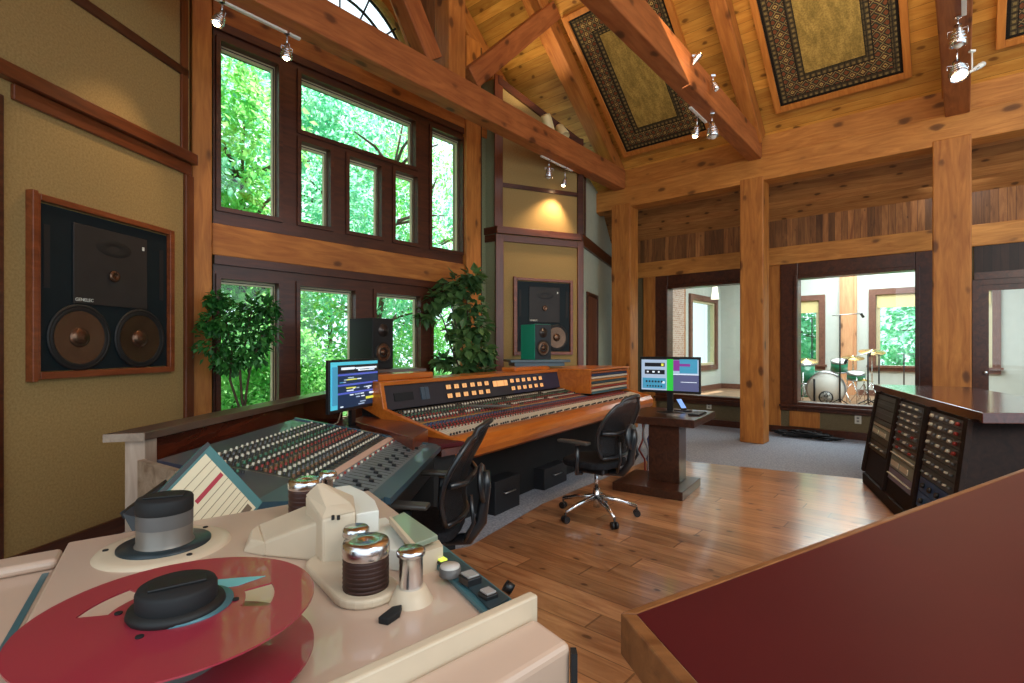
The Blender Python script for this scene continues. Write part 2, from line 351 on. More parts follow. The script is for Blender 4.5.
strim('trim_16',MS,-.04,.09,-.04,0,0,3.28,trimv); strim('trim_17',MS,-.06,.08,-.035,0,3.40,zB,trimv)
strim('trim_18',MS,SL-.06,SL+.05,-.04,0,0,3.28,trimv); strim('trim_19',MS,SL-.06,SL+.05,-.035,0,3.40,zC,dtrim)
build(MB().ext([(0,-.04,zB-.02),(SL,-.04,zC-.02),(SL,-.04,zC-.14),(0,-.04,zB-.14)],(0,.05,0)),'trim_20',dtrim,M=MS,kind='structure')
strim('trim_21',MP,0,PL,-.05,0,3.22,3.42,dtrim)
strim('wall_far.004',MP,0.02,.26,-.012,.0,3.42,4.5,fab_d); strim('trim_22',MP,.26,.32,-.03,0,3.42,4.5,dtrim)
dr=thing('door_1',None,None,MP@Vector((.75,0,0)),MP.to_euler().z,kind='structure')
build(MB().box(-.32,-.26,-.03,0,0,2.42).box(.5,.56,-.03,0,0,2.42).box(-.32,.56,-.03,0,2.42,2.48),'door_frame',dtrim,dr)
build(MB().box(-.26,.5,-.015,0,0,2.42),'door_leaf',wood('brown_door_wood',(98,56,40),(136,84,60),'z',rough=.4,across='x'),dr,bevel=.005)
# ---- post row, plate beam, drum-room wall
fy=lambda px:on_room(px,300,x=PX)[1]
for (a,b_,w) in ((611.6,630.4,.3),(739.9,763.6,.3),(932.3,971.8,.3)):
    S(MB().box(PX-.01,PX+w,fy(b_),fy(a),0,4.14 if w else 4),'timber_post',post_w,ROOM,bevel=.015)
plate_w=wood('timber_plate',(176,108,44),(222,152,74),'y',knots=.17,rough=.55,across='x')
S(MB().box(PX,PX+.3,-7,on_room(593,200,x=PX)[1],4.07,4.44),'timber_beam',plate_w,ROOM,bevel=.012)
S(MB().box(PX+.1,PX+.2,-7,GY,4.44,4.86),'timber_beam',plate_w,ROOM,bevel=.01)
# drum wall built from blocks round the openings (room axes, plane x=EX)
W2=(.57,2.165); W1=(2.91,4.51); DR=(-.85,-.178); gz=(.56,2.67)
w=MB(); T=(EX,EX+.18)
def blk(mb,y0,y1,z0,z1): mb.box(T[0],T[1],y0,y1,z0,z1)
blk(w,-7,-1.2,0,3.0); blk(w,4.7,7,0,3.0)
for a,b_ in ((.2,2.45),(2.6,4.78)): blk(w,a,b_,0,.42)
blk(w,-.1,.3,0,3.0)
S(w,'wall_right',fab_d,ROOM)
S(MB().box(EX-.03,EX,-7,7,0,.12),'baseboard_right',dtrim,ROOM)
S(MB().box(EX-.05,EX+.2,-7,7,2.94,3.25),'timber_beam',plate_w,ROOM,bevel=.01)
S(MB().box(EX-.01,EX+.1,-7,7,3.25,3.85),'wall_right.001',vboard,ROOM)
S(MB().box(EX-.02,EX+.2,2.44,2.64,0,2.94),'timber_post',post_w,ROOM,bevel=.01)
S(MB().box(EX-.05,EX+.2,4.78,5.05,0,2.94),'timber_post',post_w,ROOM,bevel=.01)
def studio_window(n,y0,y1,Y0,Y1):
    t=thing('window_%d'%n,None,None,RM(EX,(y0+y1)/2,gz[0]),ROOM,kind='structure'); c=(y0+y1)/2; z=gz[0]
    f=MB()
    for (a,b_,zz0,zz1,d) in ((Y0,y0,.4,2.94,.0),(y1,Y1,.4,2.94,.0),(y0,y1,.4,gz[0],.0),(y0,y1,gz[1],2.94,.0)): f.box(-.05,.2,a-c,b_-c,zz0-z,zz1-z)
    for (a,b_,zz0,zz1) in ((y0-.06,y0,gz[0]-.06,gz[1]+.06),(y1,y1+.06,gz[0]-.06,gz[1]+.06),(y0,y1,gz[0]-.06,gz[0]),(y0,y1,gz[1],gz[1]+.06)): f.box(-.08,-.05,a-c,b_-c,zz0-z,zz1-z)
    build(f,'window_frame',dtrim,t,bevel=.008)
    build(MB().box(-.13,-.05,Y0-c,Y1-c,-.09,-.05),'window_sill',dtrim,t,bevel=.005)
    build(MB().box(.08,.09,y0-c,y1-c,0,gz[1]-z),'pane',pane2,t)
studio_window(4,W1[0],W1[1],2.64,4.78); studio_window(5,W2[0],W2[1],.36,2.44)
S(MB().box(EX-.03,EX+.16,-1.2,-.1,2.55,2.94),'wall_right.002',vdark,ROOM)
S(MB().box(EX-.06,EX+.16,-1.2,-.1,2.46,2.56),'trim_23',dtrim,ROOM)
d2=thing('door_2',None,None,RM(EX,-.5,0),ROOM,kind='structure')
f=MB(); f.box(-.04,.16,.33,.42,0,2.46); f.box(-.04,.16,-.6,-.5,0,2.46); f.box(-.04,.16,-.5,.33,2.38,2.46); build(f,'door_frame',dtrim,d2)
f=MB(); frame_rect(f,0,.83,0.02,2.38,.0,.05,.085,.08,.2); f.xf(Matrix.Translation((0.03,-.5,0))@Matrix.Rotation(R(90),4,'Z')); dl=build(f,'door_leaf',dtrim,d2)
build(MB().box(0,.006,-.42,.25,.22,2.3),'pane',pane2,dl); build(MB().ell((-.08,.28,1.14),(.05,.05,.05)).cyl((-.06,.28,1.14),(0,.28,1.14),.012),'door_handle',chrome,dl)
# ---- roofs
def roofz(x): return 4.85+.825*(8.6-x)
RX=4.0
def slab(name,xa,za,xb,zb_,y0,y1,mat,th=.12,rw=None):
    L=math.hypot(xb-xa,zb_-za); a=math.atan2(zb_-za,xb-xa)
    M=Matrix.Rotation(ROOM,4,'Z')@Matrix.Translation((xa,0,za))@Matrix.Rotation(-a,4,'Y')
    return build(MB().box(0,L,y0,y1,0,th),name,mat,M=M,kind='structure')
slab('ceiling',RX,roofz(RX),8.92,roofz(8.92),-5,GY+.2,roof_w)
slab('ceiling.001',-.8,roofz(RX)-.825*(RX+.8),RX,roofz(RX),-1.5,GY+.2,roof_w)
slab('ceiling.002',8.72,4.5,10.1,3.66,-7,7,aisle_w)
roofA=math.atan(.825)
# ================================================================ TRUSSES
def tr(y,name,x0,z0,x1,z1,w,h,mat=truss_w,y1=None):
    return bar(RM(x0,y,z0),RM(x1,y if y1 is None else y1,z1),w,h,name,mat,kind='structure',bevel=.012)
tr(4.47,'tie_beam',-2.2,4.77,8.62,4.77,.22,.36,y1=4.84)
tr(2.20,'tie_beam',-2.2,4.77,8.62,4.77,.2,.36,y1=2.47)
tr(.07,'tie_beam',-2.2,4.77,8.62,4.77,.24,.36)
for y,w_ in ((4.87,.26),(2.42,.2),(.1,.24),(-2.3,.24)):
    tr(y,'rafter',RX,roofz(RX)-.03,8.62,roofz(8.62)-.03,w_,.26,beam_w)
    tr(y,'rafter',-.8,roofz(RX)-.825*(RX+.8)-.03,RX,roofz(RX)-.03,w_,.26,beam_w)
S(MB().box(4.18,4.46,4.64,4.9,4.77,8.3),'king_post',post_w,ROOM,bevel=.012)
tr(4.78,'strut',4.55,5.0,6.35,6.75,.2,.26); tr(4.78,'strut',4.12,4.95,3.2,6.35,.2,.26)
tr(GY-.12,'rafter',RX,roofz(RX)-.1,8.62,roofz(8.62)-.1,.2,.3,beam_w); tr(GY-.12,'rafter',-.8,roofz(RX)-.825*(RX+.8)-.1,RX,roofz(RX)-.1,.2,.3,beam_w)
tr(5.9,'strut',5.3,5.1,3.9,7.6,.16,.3)
S(MB().box(RX-.12,RX+.12,-5,GY,roofz(RX)-.35,roofz(RX)+.02),'ridge_beam',plate_w,ROOM,bevel=.01)
# ================================================================ CEILING RUGS
def rugmat():
    s=N('woven_rug'); hy,hs=.72,1.17
    tc=s.add('ShaderNodeTexCoord'); sp=s.add('ShaderNodeSeparateXYZ'); s.put(tc.outputs['Object'],sp.inputs[0]); x,y=sp.outputs[0],sp.outputs[1]
    d=s.math('MINIMUM',s.math('SUBTRACT',hs,s.math('ABSOLUTE',x)),s.math('SUBTRACT',hy,s.math('ABSOLUTE',y)))
    def cell(sc,off=0):
        q=lambda v:s.math('ABSOLUTE',s.math('SUBTRACT',s.math('FRACT',s.math('MULTIPLY_ADD',v,sc,off)),.5))
        return q(x),q(y)
    cx,cy=cell(8.4); dia=s.math('ADD',cx,cy)
    motif=s.ramp(s.math('ADD',dia,s.math('MULTIPLY',s.noise(s.obj(),26,2),.25)),[(0,lin((64,56,42))),(.22,lin((64,56,42))),(.24,lin((180,152,92))),(.34,lin((180,152,92))),(.37,lin((84,56,40))),(.55,lin((84,56,40))),(.58,lin((150,134,88))),(.66,lin((60,58,46))),(.85,lin((120,72,46)))],'CONSTANT')
    ax,ay=cell(15,.3); small=s.ramp(s.math('MAXIMUM',ax,ay),[(0,lin((132,112,70))),(.22,lin((84,72,50))),(.42,lin((52,46,38)))],'CONSTANT')
    nz=s.noise(s.obj((1,3,1)),5,4); field=s.ramp(nz,[(.3,lin((134,112,58))),(.7,lin((184,152,82)))])
    pat=s.ramp(s.noise(s.obj(),60,1),[(.35,(.75,.75,.75,1)),(.65,(1.1,1.1,1.1,1))])
    def step(t): return s.math('GREATER_THAN',d,t)
    c=s.mix(step(.035),lin((36,32,28)),small); c=s.mix(step(.095),c,lin((40,34,30))); c=s.mix(step(.105),c,motif)
    c=s.mix(step(.28),c,lin((42,38,32))); c=s.mix(step(.295),c,small); c=s.mix(step(.36),c,lin((54,48,36))); c=s.mix(step(.375),c,field)
    s.put(s.mix(1.0,c,pat,'MULTIPLY'),s.b.inputs['Base Color']); s.b.inputs['Roughness'].default_value=.95; s.b.inputs['Specular IOR Level'].default_value=.1
    return s.m
rug_m=rugmat(); rugfr=wood('rug_frame_pine',(176,104,40),(214,140,64),'x',rough=.45)
ra=math.atan(.825)
def rug(yc,sc,label):
    # root sits on the roof slope, x up the slope, y along the room
    s_=sc; x=8.6-s_*math.cos(ra); z=4.85+s_*math.sin(ra)
    M=Matrix.Rotation(ROOM,4,'Z')@Matrix.Translation((x,yc,z))@Matrix.Rotation(R(180),4,'Z')@Matrix.Rotation(-ra,4,'Y')
    t=thing('framed_rug',label,'rug',group='patterned rugs framed on the ceiling'); t.matrix_world=M; t.matrix_local=M
    f=MB(); frame_rect(f,-1.25,1.25,-.8,.8,-.09,.0,.075); f.xf(Matrix.Rotation(R(-90),4,'X')); 
    f2=MB(); 
    for a,b_,c,d in ((-1.25,1.25,-.8,-.72),(-1.25,1.25,.72,.8),(-1.25,-1.17,-.72,.72),(1.17,1.25,-.72,.72)): f2.box(a,b_,c,d,-.09,0)
    f.bm.free(); build(f2,'picture_frame',rugfr,t,bevel=.006)
    build(MB().box(-1.17,1.17,-.72,.72,-.06,-.03),'rug',rug_m,t)
    return t
rug(3.84,1.45,'framed patterned rug on the ceiling nearest the windows, partly hidden behind a beam')
rug(1.31,1.5,'patterned rug in a wooden frame on the ceiling between the two spotlit beams')
rug(-1.07,1.55,'patterned rug frame cut off by the top right corner of the picture')
# ================================================================ TRACK LIGHTS
bulb_on=plain('lit_bulb',(255,214,160),.4,emit=40)
def lit(c,p): 
    return c
def tracklight(loc,aim,label,head='chrome',on=True,group='track spotlights',stem=.1,r=.045,L=.12,power=0,spread=95):
    """origin at the fitting's fixing point; head hangs below and points along aim"""
    t=thing('track_light',label,'light',loc,0,group)
    a=Vector(aim).normalized(); up=stem>0; j=Vector((0,0,-stem))
    build(MB().cyl((0,0,0),j,.007).box(-.025,.025,-.015,.015,-.02,0),'stem',chrome if head=='chrome' else white,t)
    c0=j-a*L*.2; yk=MB(); s_=a.cross(Vector((0,0,1))); s_=s_.normalized() if s_.length>.05 else Vector((1,0,0))
    yk.tube([j+s_*r*1.15+a*L*.3,j+s_*r*1.15,j,j-s_*r*1.15,j-s_*r*1.15+a*L*.3],.004,6); build(yk,'yoke',chrome,t)
    h=MB().lathe([(0,-L*.35),(r*.45,-L*.35),(r*.55,-L*.1),(r*.7,L*.1),(r,L*.5),(r*1.05,L*.75),(r*.95,L*.75),(r*.85,L*.5),(0,L*.3)],j+a*L*.1,a,20)
    for k in range(3): h.lathe([(r*(.75+.12*k),L*(.1+.18*k)),(r*(.9+.12*k),L*(.12+.18*k)),(r*(.75+.12*k),L*(.15+.18*k))],j+a*L*.1,a,20)
    build(h,'lamp_head',chrome if head=='chrome' else white,t)
    k=j+a*L*.75
    build(MB().ell(k,(r*1.3,)*3),'bulb',bulb_on if on else white,t)
    if power:
        li=bpy.data.lights.new('spot','SPOT'); li.energy=power; li.color=(1,.72,.42); li.spot_size=R(spread); li.spot_blend=.8; li.shadow_soft_size=.04
        o=bpy.data.objects.new('spot_lamp',li); COL.objects.link(o); o.parent=t; o.location=k+a*r*1.2; o.rotation_euler=a.to_track_quat('-Z','Y').to_euler()
    return t
def track(p0,p1,label):
    p0=Vector(p0);p1=Vector(p1)
    return bar(p0,p1,.035,.02,'light_track',white,bevel=.003,label=label,cat='track')
zb_=4.41
def beamA(px,back=.1):   # point under tie beam A seen at column px
    a=(px-512)/FPX; d=4.62/(V.y+a*V.x) ; 
    for _ in range(4):
        x=(U.y+a*U.x)*d; y=4.47+(x+2.2)*.034; d=(y+back)/(V.y+a*V.x)
    return Vector((a*d,d,zb_))
def beamB(px,back=0):
    a=(px-512)/FPX; d=2.3/(V.y+a*V.x)
    for _ in range(4):
        x=(U.y+a*U.x)*d; y=2.2+(x+2.2)*.025; d=(y+back)/(V.y+a*V.x)
    return Vector((a*d,d,zb_))
p=beamA(300); q=beamA(238); track(q-(p-q)*.6,p,'white track strip under the long beam, above the tall windows')
tracklight(beamA(222)-Vector((0,0,.0)),tuple(P(94,222,3.93)-(beamA(222)-Vector((0,0,.12)))),'lit spotlight glaring under the beam at the top of the left window post',power=45,spread=62,stem=.12)
tracklight(beamA(287),(-.1,.1,-1),'small chrome spotlight at the end of the white track above the tall windows',on=True,stem=.14,power=35)
tracklight(beamA(549),(-.05,.2,-1),'chrome spotlight hanging unlit beside its lit twin above the far speaker wall',on=False,stem=.14,r=.06,L=.16)
tracklight(beamA(565),tuple(P(541,262,8.5)-(beamA(565)-Vector((0,0,.2)))),'lit spotlight glaring above the far speaker wall',power=120,stem=.2,r=.045)
track(beamA(541),beamA(572),'short white track strip under the long beam, above the far speaker wall')
# floods on top of beam A
def topflood(px,aim,label,power=0):
    v=beamA(px,.12); v.z=4.77
    t=thing('flood_light',label,'light',v,0,'cream flood lamps on top of the beam'); a=Vector(aim).normalized()
    build(MB().cyl((0,0,0),(0,0,.13),.01),'stem',white,t); c=Vector((0,0,.2))
    build(MB().lathe([(0,-.13),(.06,-.13),(.075,-.1),(.08,.1),(.075,.13),(.07,.12),(0,.08)],c,a,20),'lamp_head',plain('cream_metal',(226,212,160),.4) if 'cream_metal' not in MATS else MATS['cream_metal'],t)
    if power:
        li=bpy.data.lights.new('flood','SPOT'); li.energy=power; li.color=(1,.82,.5); li.spot_size=R(120); li.spot_blend=.9; li.shadow_soft_size=.06
        o=bpy.data.objects.new('flood_lamp',li); COL.objects.link(o); o.parent=t; o.location=c+a*.14; o.rotation_euler=a.to_track_quat('-Z','Y').to_euler()
    return t
topflood(548,(-.35,-.15,1.0),'cream flood lamp on top of the beam, tilted towards the king post',70)
topflood(562,(.35,-.5,-.75),'cream flood lamp on top of the beam, tipped down towards the room')
bl=RM(8.58,2,0)
tracklight(beamB(697,.12)+Vector((0,0,0)),(-.2,.2,-1),'lit spotlight glaring under the second beam, in front of the ceiling rug',power=110,stem=.16,r=.05)
tracklight(beamB(712,-.05),(.1,0,-1),'round chrome spotlight hanging unlit under the second beam',on=False,stem=.16,r=.07,L=.17)
track(beamB(690,.1),beamB(706,.1),'short chrome-ended track under the second beam')
v=beamB(694,-.14); v.z=4.72; tracklight(v,(.55,-.35,.8),'small lit spotlight on the upper side of the second beam',power=170,stem=.08,r=.035)
v=beamB(713,-.16); v.z=4.72; tracklight(v,(.4,-.2,-.9),'small unlit chrome spotlight on the upper side of the second beam',on=False,stem=.09,r=.035)
v=P(964,10,4.45); v.z=4.41; w2=P(957,60,5.2)
track(v-U*.25,v+U*.12,'chrome track strip on the beam above the right-hand post')
tracklight(v+Vector((.05,.12,0)),(.1,.1,-1),'chrome ribbed spotlight high on the beam above the right-hand post',on=False,stem=.12,r=.06,L=.16)
v=P(957,40,5.0); v.z=4.41
tracklight(v,(-.15,-.35,-.9),'big lit spotlight glaring above the right-hand post',power=120,stem=.2,r=.07,L=.18)
v=P(972,45,5.1); v.z=4.41
tracklight(v,(.75,.2,.45),'slim pale spotlight sticking out sideways above the right-hand post',head='white',on=False,stem=.2,r=.025,L=.2)
# ================================================================ LIVE ROOM (seen through the studio windows)
lr_w=plain('live_room_plaster',(190,196,188),.8,var=.03); lrf=wood('live_room_floor',(150,110,80),(196,156,120),'y',plank=.12,across='x',rough=.35,seam=.4)
LX=15.5; LY=5.4; LF=.3
S(MB().box(EX+.2,LX+.3,-9,LY+.2,LF-.1,LF),'floor.002',lrf,ROOM)
S(MB().box(EX+.2,LX+.3,-9,LY+.2,3.9,4.0),'ceiling.003',lr_w,ROOM)
# back wall with openings
wins=[(2.87,4.6,1.05,2.72),(.5,1.65,1.05,2.78),(-.45,.2,1.05,2.75),(-4.6,-3.2,1.05,2.75)]
mb=MB(); ys=[-9]+sorted(sum([[a,b_] for a,b_,_,_ in wins],[]))+[LY]
for i in range(len(ys)-1):
    c=(ys[i]+ys[i+1])/2; h=[w_ for w_ in wins if w_[0]<c<w_[1]]
    if h: mb.box(LX,LX+.2,ys[i],ys[i+1],LF,h[0][2]); mb.box(LX,LX+.2,ys[i],ys[i+1],h[0][3],3.9)
    else: mb.box(LX,LX+.2,ys[i],ys[i+1],LF,3.9)
S(mb,'wall_far.005',lr_w,ROOM)
dusty=wood('reddish_window_wood',(96,62,50),(136,92,74),'x',rough=.5)
blind=plain('cream_blind',(212,196,140),.8)
def lwin(n,y0,y1,z0,z1):
    t=thing('window_%d'%n,None,None,RM(LX,(y0+y1)/2,z0),ROOM,kind='structure'); h=(y1-y0)/2
    f=MB(); 
    for a,b_,c,d in ((-h-.14,-h,-.14,z1-z0+.14),(h,h+.14,-.14,z1-z0+.14),(-h,h,z1-z0,z1-z0+.14),(-h,h,-.14,0)): f.box(-.05,.1,a,b_,c,d)
    f.box(-.12,.0,-h-.18,h+.18,-.05,.0); build(f,'window_frame',dusty,t)
    s_=MB(); 
    for a,b_,c,d in ((-h,-h+.08,0,z1-z0),(h-.08,h,0,z1-z0)): s_.box(.05,.12,a,b_,c,d)
    build(s_,'sash',sash,t); build(MB().box(.02,.04,-h+.02,h-.02,z1-z0-.32,z1-z0),'roller_blind',blind,t)
    build(MB().box(.13,.135,-h,h,0,z1-z0),'pane',pane,t)
for i,w_ in enumerate(wins): lwin(6+i,*w_)
# end wall of the live room with a window
EW=(13.3,15.0,1.0,2.75)
mb=MB(); mb.box(EX+.2,EW[0],LY,LY+.2,LF,3.9).box(EW[1],LX+.2,LY,LY+.2,LF,3.9).box(EW[0],EW[1],LY,LY+.2,LF,EW[2]).box(EW[0],EW[1],LY,LY+.2,EW[3],3.9)
S(mb,'wall_back.005',lr_w,ROOM)
t=thing('window_10',None,None,RM(14.15,LY,1),ROOM,kind='structure'); f=MB(); frame_rect(f,-.99,.99,-.14,1.89,-.06,.1,.14); build(f,'window_frame',dusty,t)
f=MB(); frame_rect(f,-.85,.85,0,1.75,.0,.1,.06); build(f,'sash',sash,t); build(MB().box(-.85,.85,.12,.125,0,1.75),'pane',pane,t)
brick=N('pale_brick'); bt=brick.add('ShaderNodeTexBrick'); bt.inputs['Scale'].default_value=5; bt.inputs['Color1'].default_value=lin((196,168,150)); bt.inputs['Color2'].default_value=lin((170,130,110)); bt.inputs['Mortar'].default_value=lin((214,206,196))
mp=brick.add('ShaderNodeMapping'); mp.inputs['Rotation'].default_value=(R(90),0,0); tc=brick.add('ShaderNodeTexCoord'); brick.put(tc.outputs['Object'],mp.inputs[0]); brick.put(mp.outputs[0],bt.inputs['Vector']); brick.put(bt.outputs[0],brick.b.inputs['Base Color'])
S(MB().box(10.7,12.3,LY-.25,LY,LF,3.9),'wall_back.006',brick.m,ROOM)
S(MB().box(12.3,12.5,LY-.2,LY,LF,3.9),'timber_post',post_w,ROOM)
S(MB().box(LX-.1,LX,2.1,2.34,LF,3.9).box(LX-.08,LX,2.04,2.1,LF,3.9).box(LX-.08,LX,2.34,2.4,LF,3.9),'timber_post',wood('pale_pine_post',(200,140,100),(226,176,130),'z',knots=.17,across='y'),ROOM)
S(MB().box(LX-.04,LX,-9,LY,LF,LF+.14),'baseboard_far',dusty,ROOM); S(MB().box(EX+.2,LX,LY-.04,LY,LF,LF+.14),'baseboard_back',dusty,ROOM)
if 0: S(MB().box(LX-.08,LX,3.85,4.95,LF,2.55),'door_3',wood('live_room_door',(170,150,120),(196,180,150),'z',across='y'),ROOM)
if 0: S(MB().box(LX-.1,LX,4.95,5.05,LF,2.65).box(LX-.1,LX,3.75,3.85,LF,2.65).box(LX-.1,LX,3.85,4.95,2.55,2.65),'trim_24',dusty,ROOM)
# ================================================================ OUTSIDE
grass=plain('grass_ground',(70,120,50),.9,var=.4,vs=2)
S(MB().prism([(-40,GY+.5),(EX+8,GY+.5),(40,GY+.5),(40,60),(-40,60)],-1.0,-.9),'ground',grass,ROOM)
S(MB().prism([(LX+.4,-40),(60,-40),(60,GY+.4),(LX+.4,GY+.4)],-1.0,-.9),'ground.001',grass,ROOM)
lf1=leafmat('leaves_bright',(84,186,92),(176,236,140),.55); lf2=leafmat('leaves_cool',(84,190,150),(186,240,208),.55); bark=plain('bark',(90,74,60),.9,var=.3)
def tree(x,y,h,cr,n,label,lf,seed,base=-.95,lean=0,low=.2,name='leafy_tree',ls=(.12,.075)):
    r=random.Random(seed); t=thing(name,label,'tree',RM(x,y,base),ROOM,'trees outside the windows')
    tb=MB(); pts=[(0,0,0)]; 
    for i in range(1,7): pts.append((lean*i/6+r.uniform(-.12,.12),r.uniform(-.12,.12),h*i/6*.95))
    tb.tube(pts,[.10*(1-.13*i) for i in range(7)],8); cs=[]
    for i in range(16):
        k=r.randint(2,5); a=r.uniform(0,6.28); L=cr*r.uniform(.5,1); p0=Vector(pts[k]); p1=p0+Vector((math.cos(a)*L,math.sin(a)*L*.7,r.uniform(.1,.9)))
        tb.tube([p0,(p0+p1)/2+Vector((0,0,.15)),p1],[.05,.035,.015],6)
    build(tb,'trunk',bark,t)
    for i in range(34): cs.append((Vector((r.gauss(lean*.5,cr*.5),r.gauss(0,cr*.35),h*r.uniform(low,1.05))),cr*r.uniform(.25,.5)))
    m=MB()
    for i in range(n):
        c,rr=cs[r.randrange(len(cs))]; d=Vector((r.gauss(0,1),r.gauss(0,1),r.gauss(0,.8))).normalized()
        p=c+d*rr*r.uniform(.5,1.05); dd=(d+Vector((r.uniform(-1,1),r.uniform(-1,1),r.uniform(-1.2,.4)))); L=ls[0]*r.uniform(.6,1.4)
        m.leaf(p,dd,Vector((r.uniform(-1,1),r.uniform(-1,1),1)),L,ls[1]*L/ls[0])
    build(m,'foliage',lf,t,kind='stuff'); return t
tree(1.6,9.3,7.5,1.7,15000,'leafy green tree close outside the tall window nearest the speaker wall',lf2,1)
tree(4.0,10.2,7.0,1.8,14000,'leafy green tree outside the middle of the window wall',lf1,2)
tree(6.9,10.6,8.5,2.0,9500,'leafy tree with a dark leaning trunk outside the last tall window',lf2,3,lean=1.0)
tree(10.3,12.5,8.5,2.2,8000,'tall leafy tree farther off beyond the corner of the window wall',lf1,4)
tree(3.2,13.5,11,2.8,9000,'tall leafy tree behind the nearer ones, seen through the arched window',lf2,5,ls=(.2,.13))
tree(8.8,15.5,11,2.8,9000,'tall leafy tree standing at the back, beyond the window wall',lf2,6,ls=(.2,.13))
def bush(x,y,rx,rz,n,label,lf,seed,base=-.95):
    r=random.Random(seed); t=thing('leafy_bush',label,'bush',RM(x,y,base),ROOM,'bushes outside the windows'); m=MB()
    cs=[(Vector((r.uniform(-rx,rx),r.uniform(-.5,.5),r.uniform(.1,rz))),r.uniform(.35,.6)) for _ in range(24)]
    for i in range(n):
        c,rr=cs[r.randrange(len(cs))]; d=Vector((r.gauss(0,1),r.gauss(0,1),r.gauss(0,.8))).normalized()
        m.leaf(c+d*rr*r.uniform(.5,1),d+Vector((r.uniform(-1,1),r.uniform(-1,1),r.uniform(-1,.4))),Vector((r.uniform(-1,1),r.uniform(-1,1),1)),.10*r.uniform(.6,1.4),.062)
    build(m,'foliage',lf,t,kind='stuff'); s_=MB()
    for k in range(6): s_.tube([(0.05*k-.1,0,0),(cs[k][0]*.6),cs[k][0]],[.03,.02,.01],6)
    build(s_,'stem',bark,t); return t
bush(2.4,8.4,1.1,2.6,10500,'bright green bush right outside the low windows behind the small potted tree',lf1,11)
bush(4.6,8.8,1.2,2.9,10500,'bright green bush outside the low window behind the left screen',lf1,12)
bush(7.2,9.4,1.3,2.8,9500,'bright green bush outside the low window behind the climbing plant',lf1,13)
for i,(x,y,l,w_) in enumerate(((20,4.5,'leafy tree seen through the left window of the drum room',lf2),(20.5,.6,'leafy tree seen behind the drums',lf2),(20.0,-4.5,'leafy tree seen through the glass door on the far right',lf1),(14.3,9.5,'leafy tree outside the side window of the drum room',lf2),(24,-1.5,'leafy tree set back behind the drum room',lf2))):
    tree(x,y,5.5,2.2,6500,l,w_,30+i,ls=(.22,.14),low=.12)
# ================================================================ SPEAKERS IN THE WALLS
teal_k=plain('teal_black_panel',(20,30,34),.55,var=.08,spec=.2); grey_k=plain('waveguide_grey',(46,42,40),.5,var=.1,spec=.3)
rubber=plain('rubber',(18,17,17),.6); frw=wood('speaker_frame_wood',(104,48,22),(150,80,44),'x',rough=.35,coat=.3); lightgrey=plain('light_grey_print',(210,210,200),.5)
def text(name,s,size,mat,parent,M,ext=.0015):
    c=bpy.data.curves.new(name,'FONT'); c.body=s; c.size=size; c.extrude=ext; o=bpy.data.objects.new('t',c); COL.objects.link(o); me=bpy.data.meshes.new_from_object(o.evaluated_get(bpy.context.evaluated_depsgraph_get())); bpy.data.objects.remove(o)
    me.materials.clear(); me.materials.append(mat); o=bpy.data.objects.new(name,me); COL.objects.link(o); o.parent=parent; o.matrix_local=M; return o
FACE=Matrix.Rotation(R(90),4,'X')
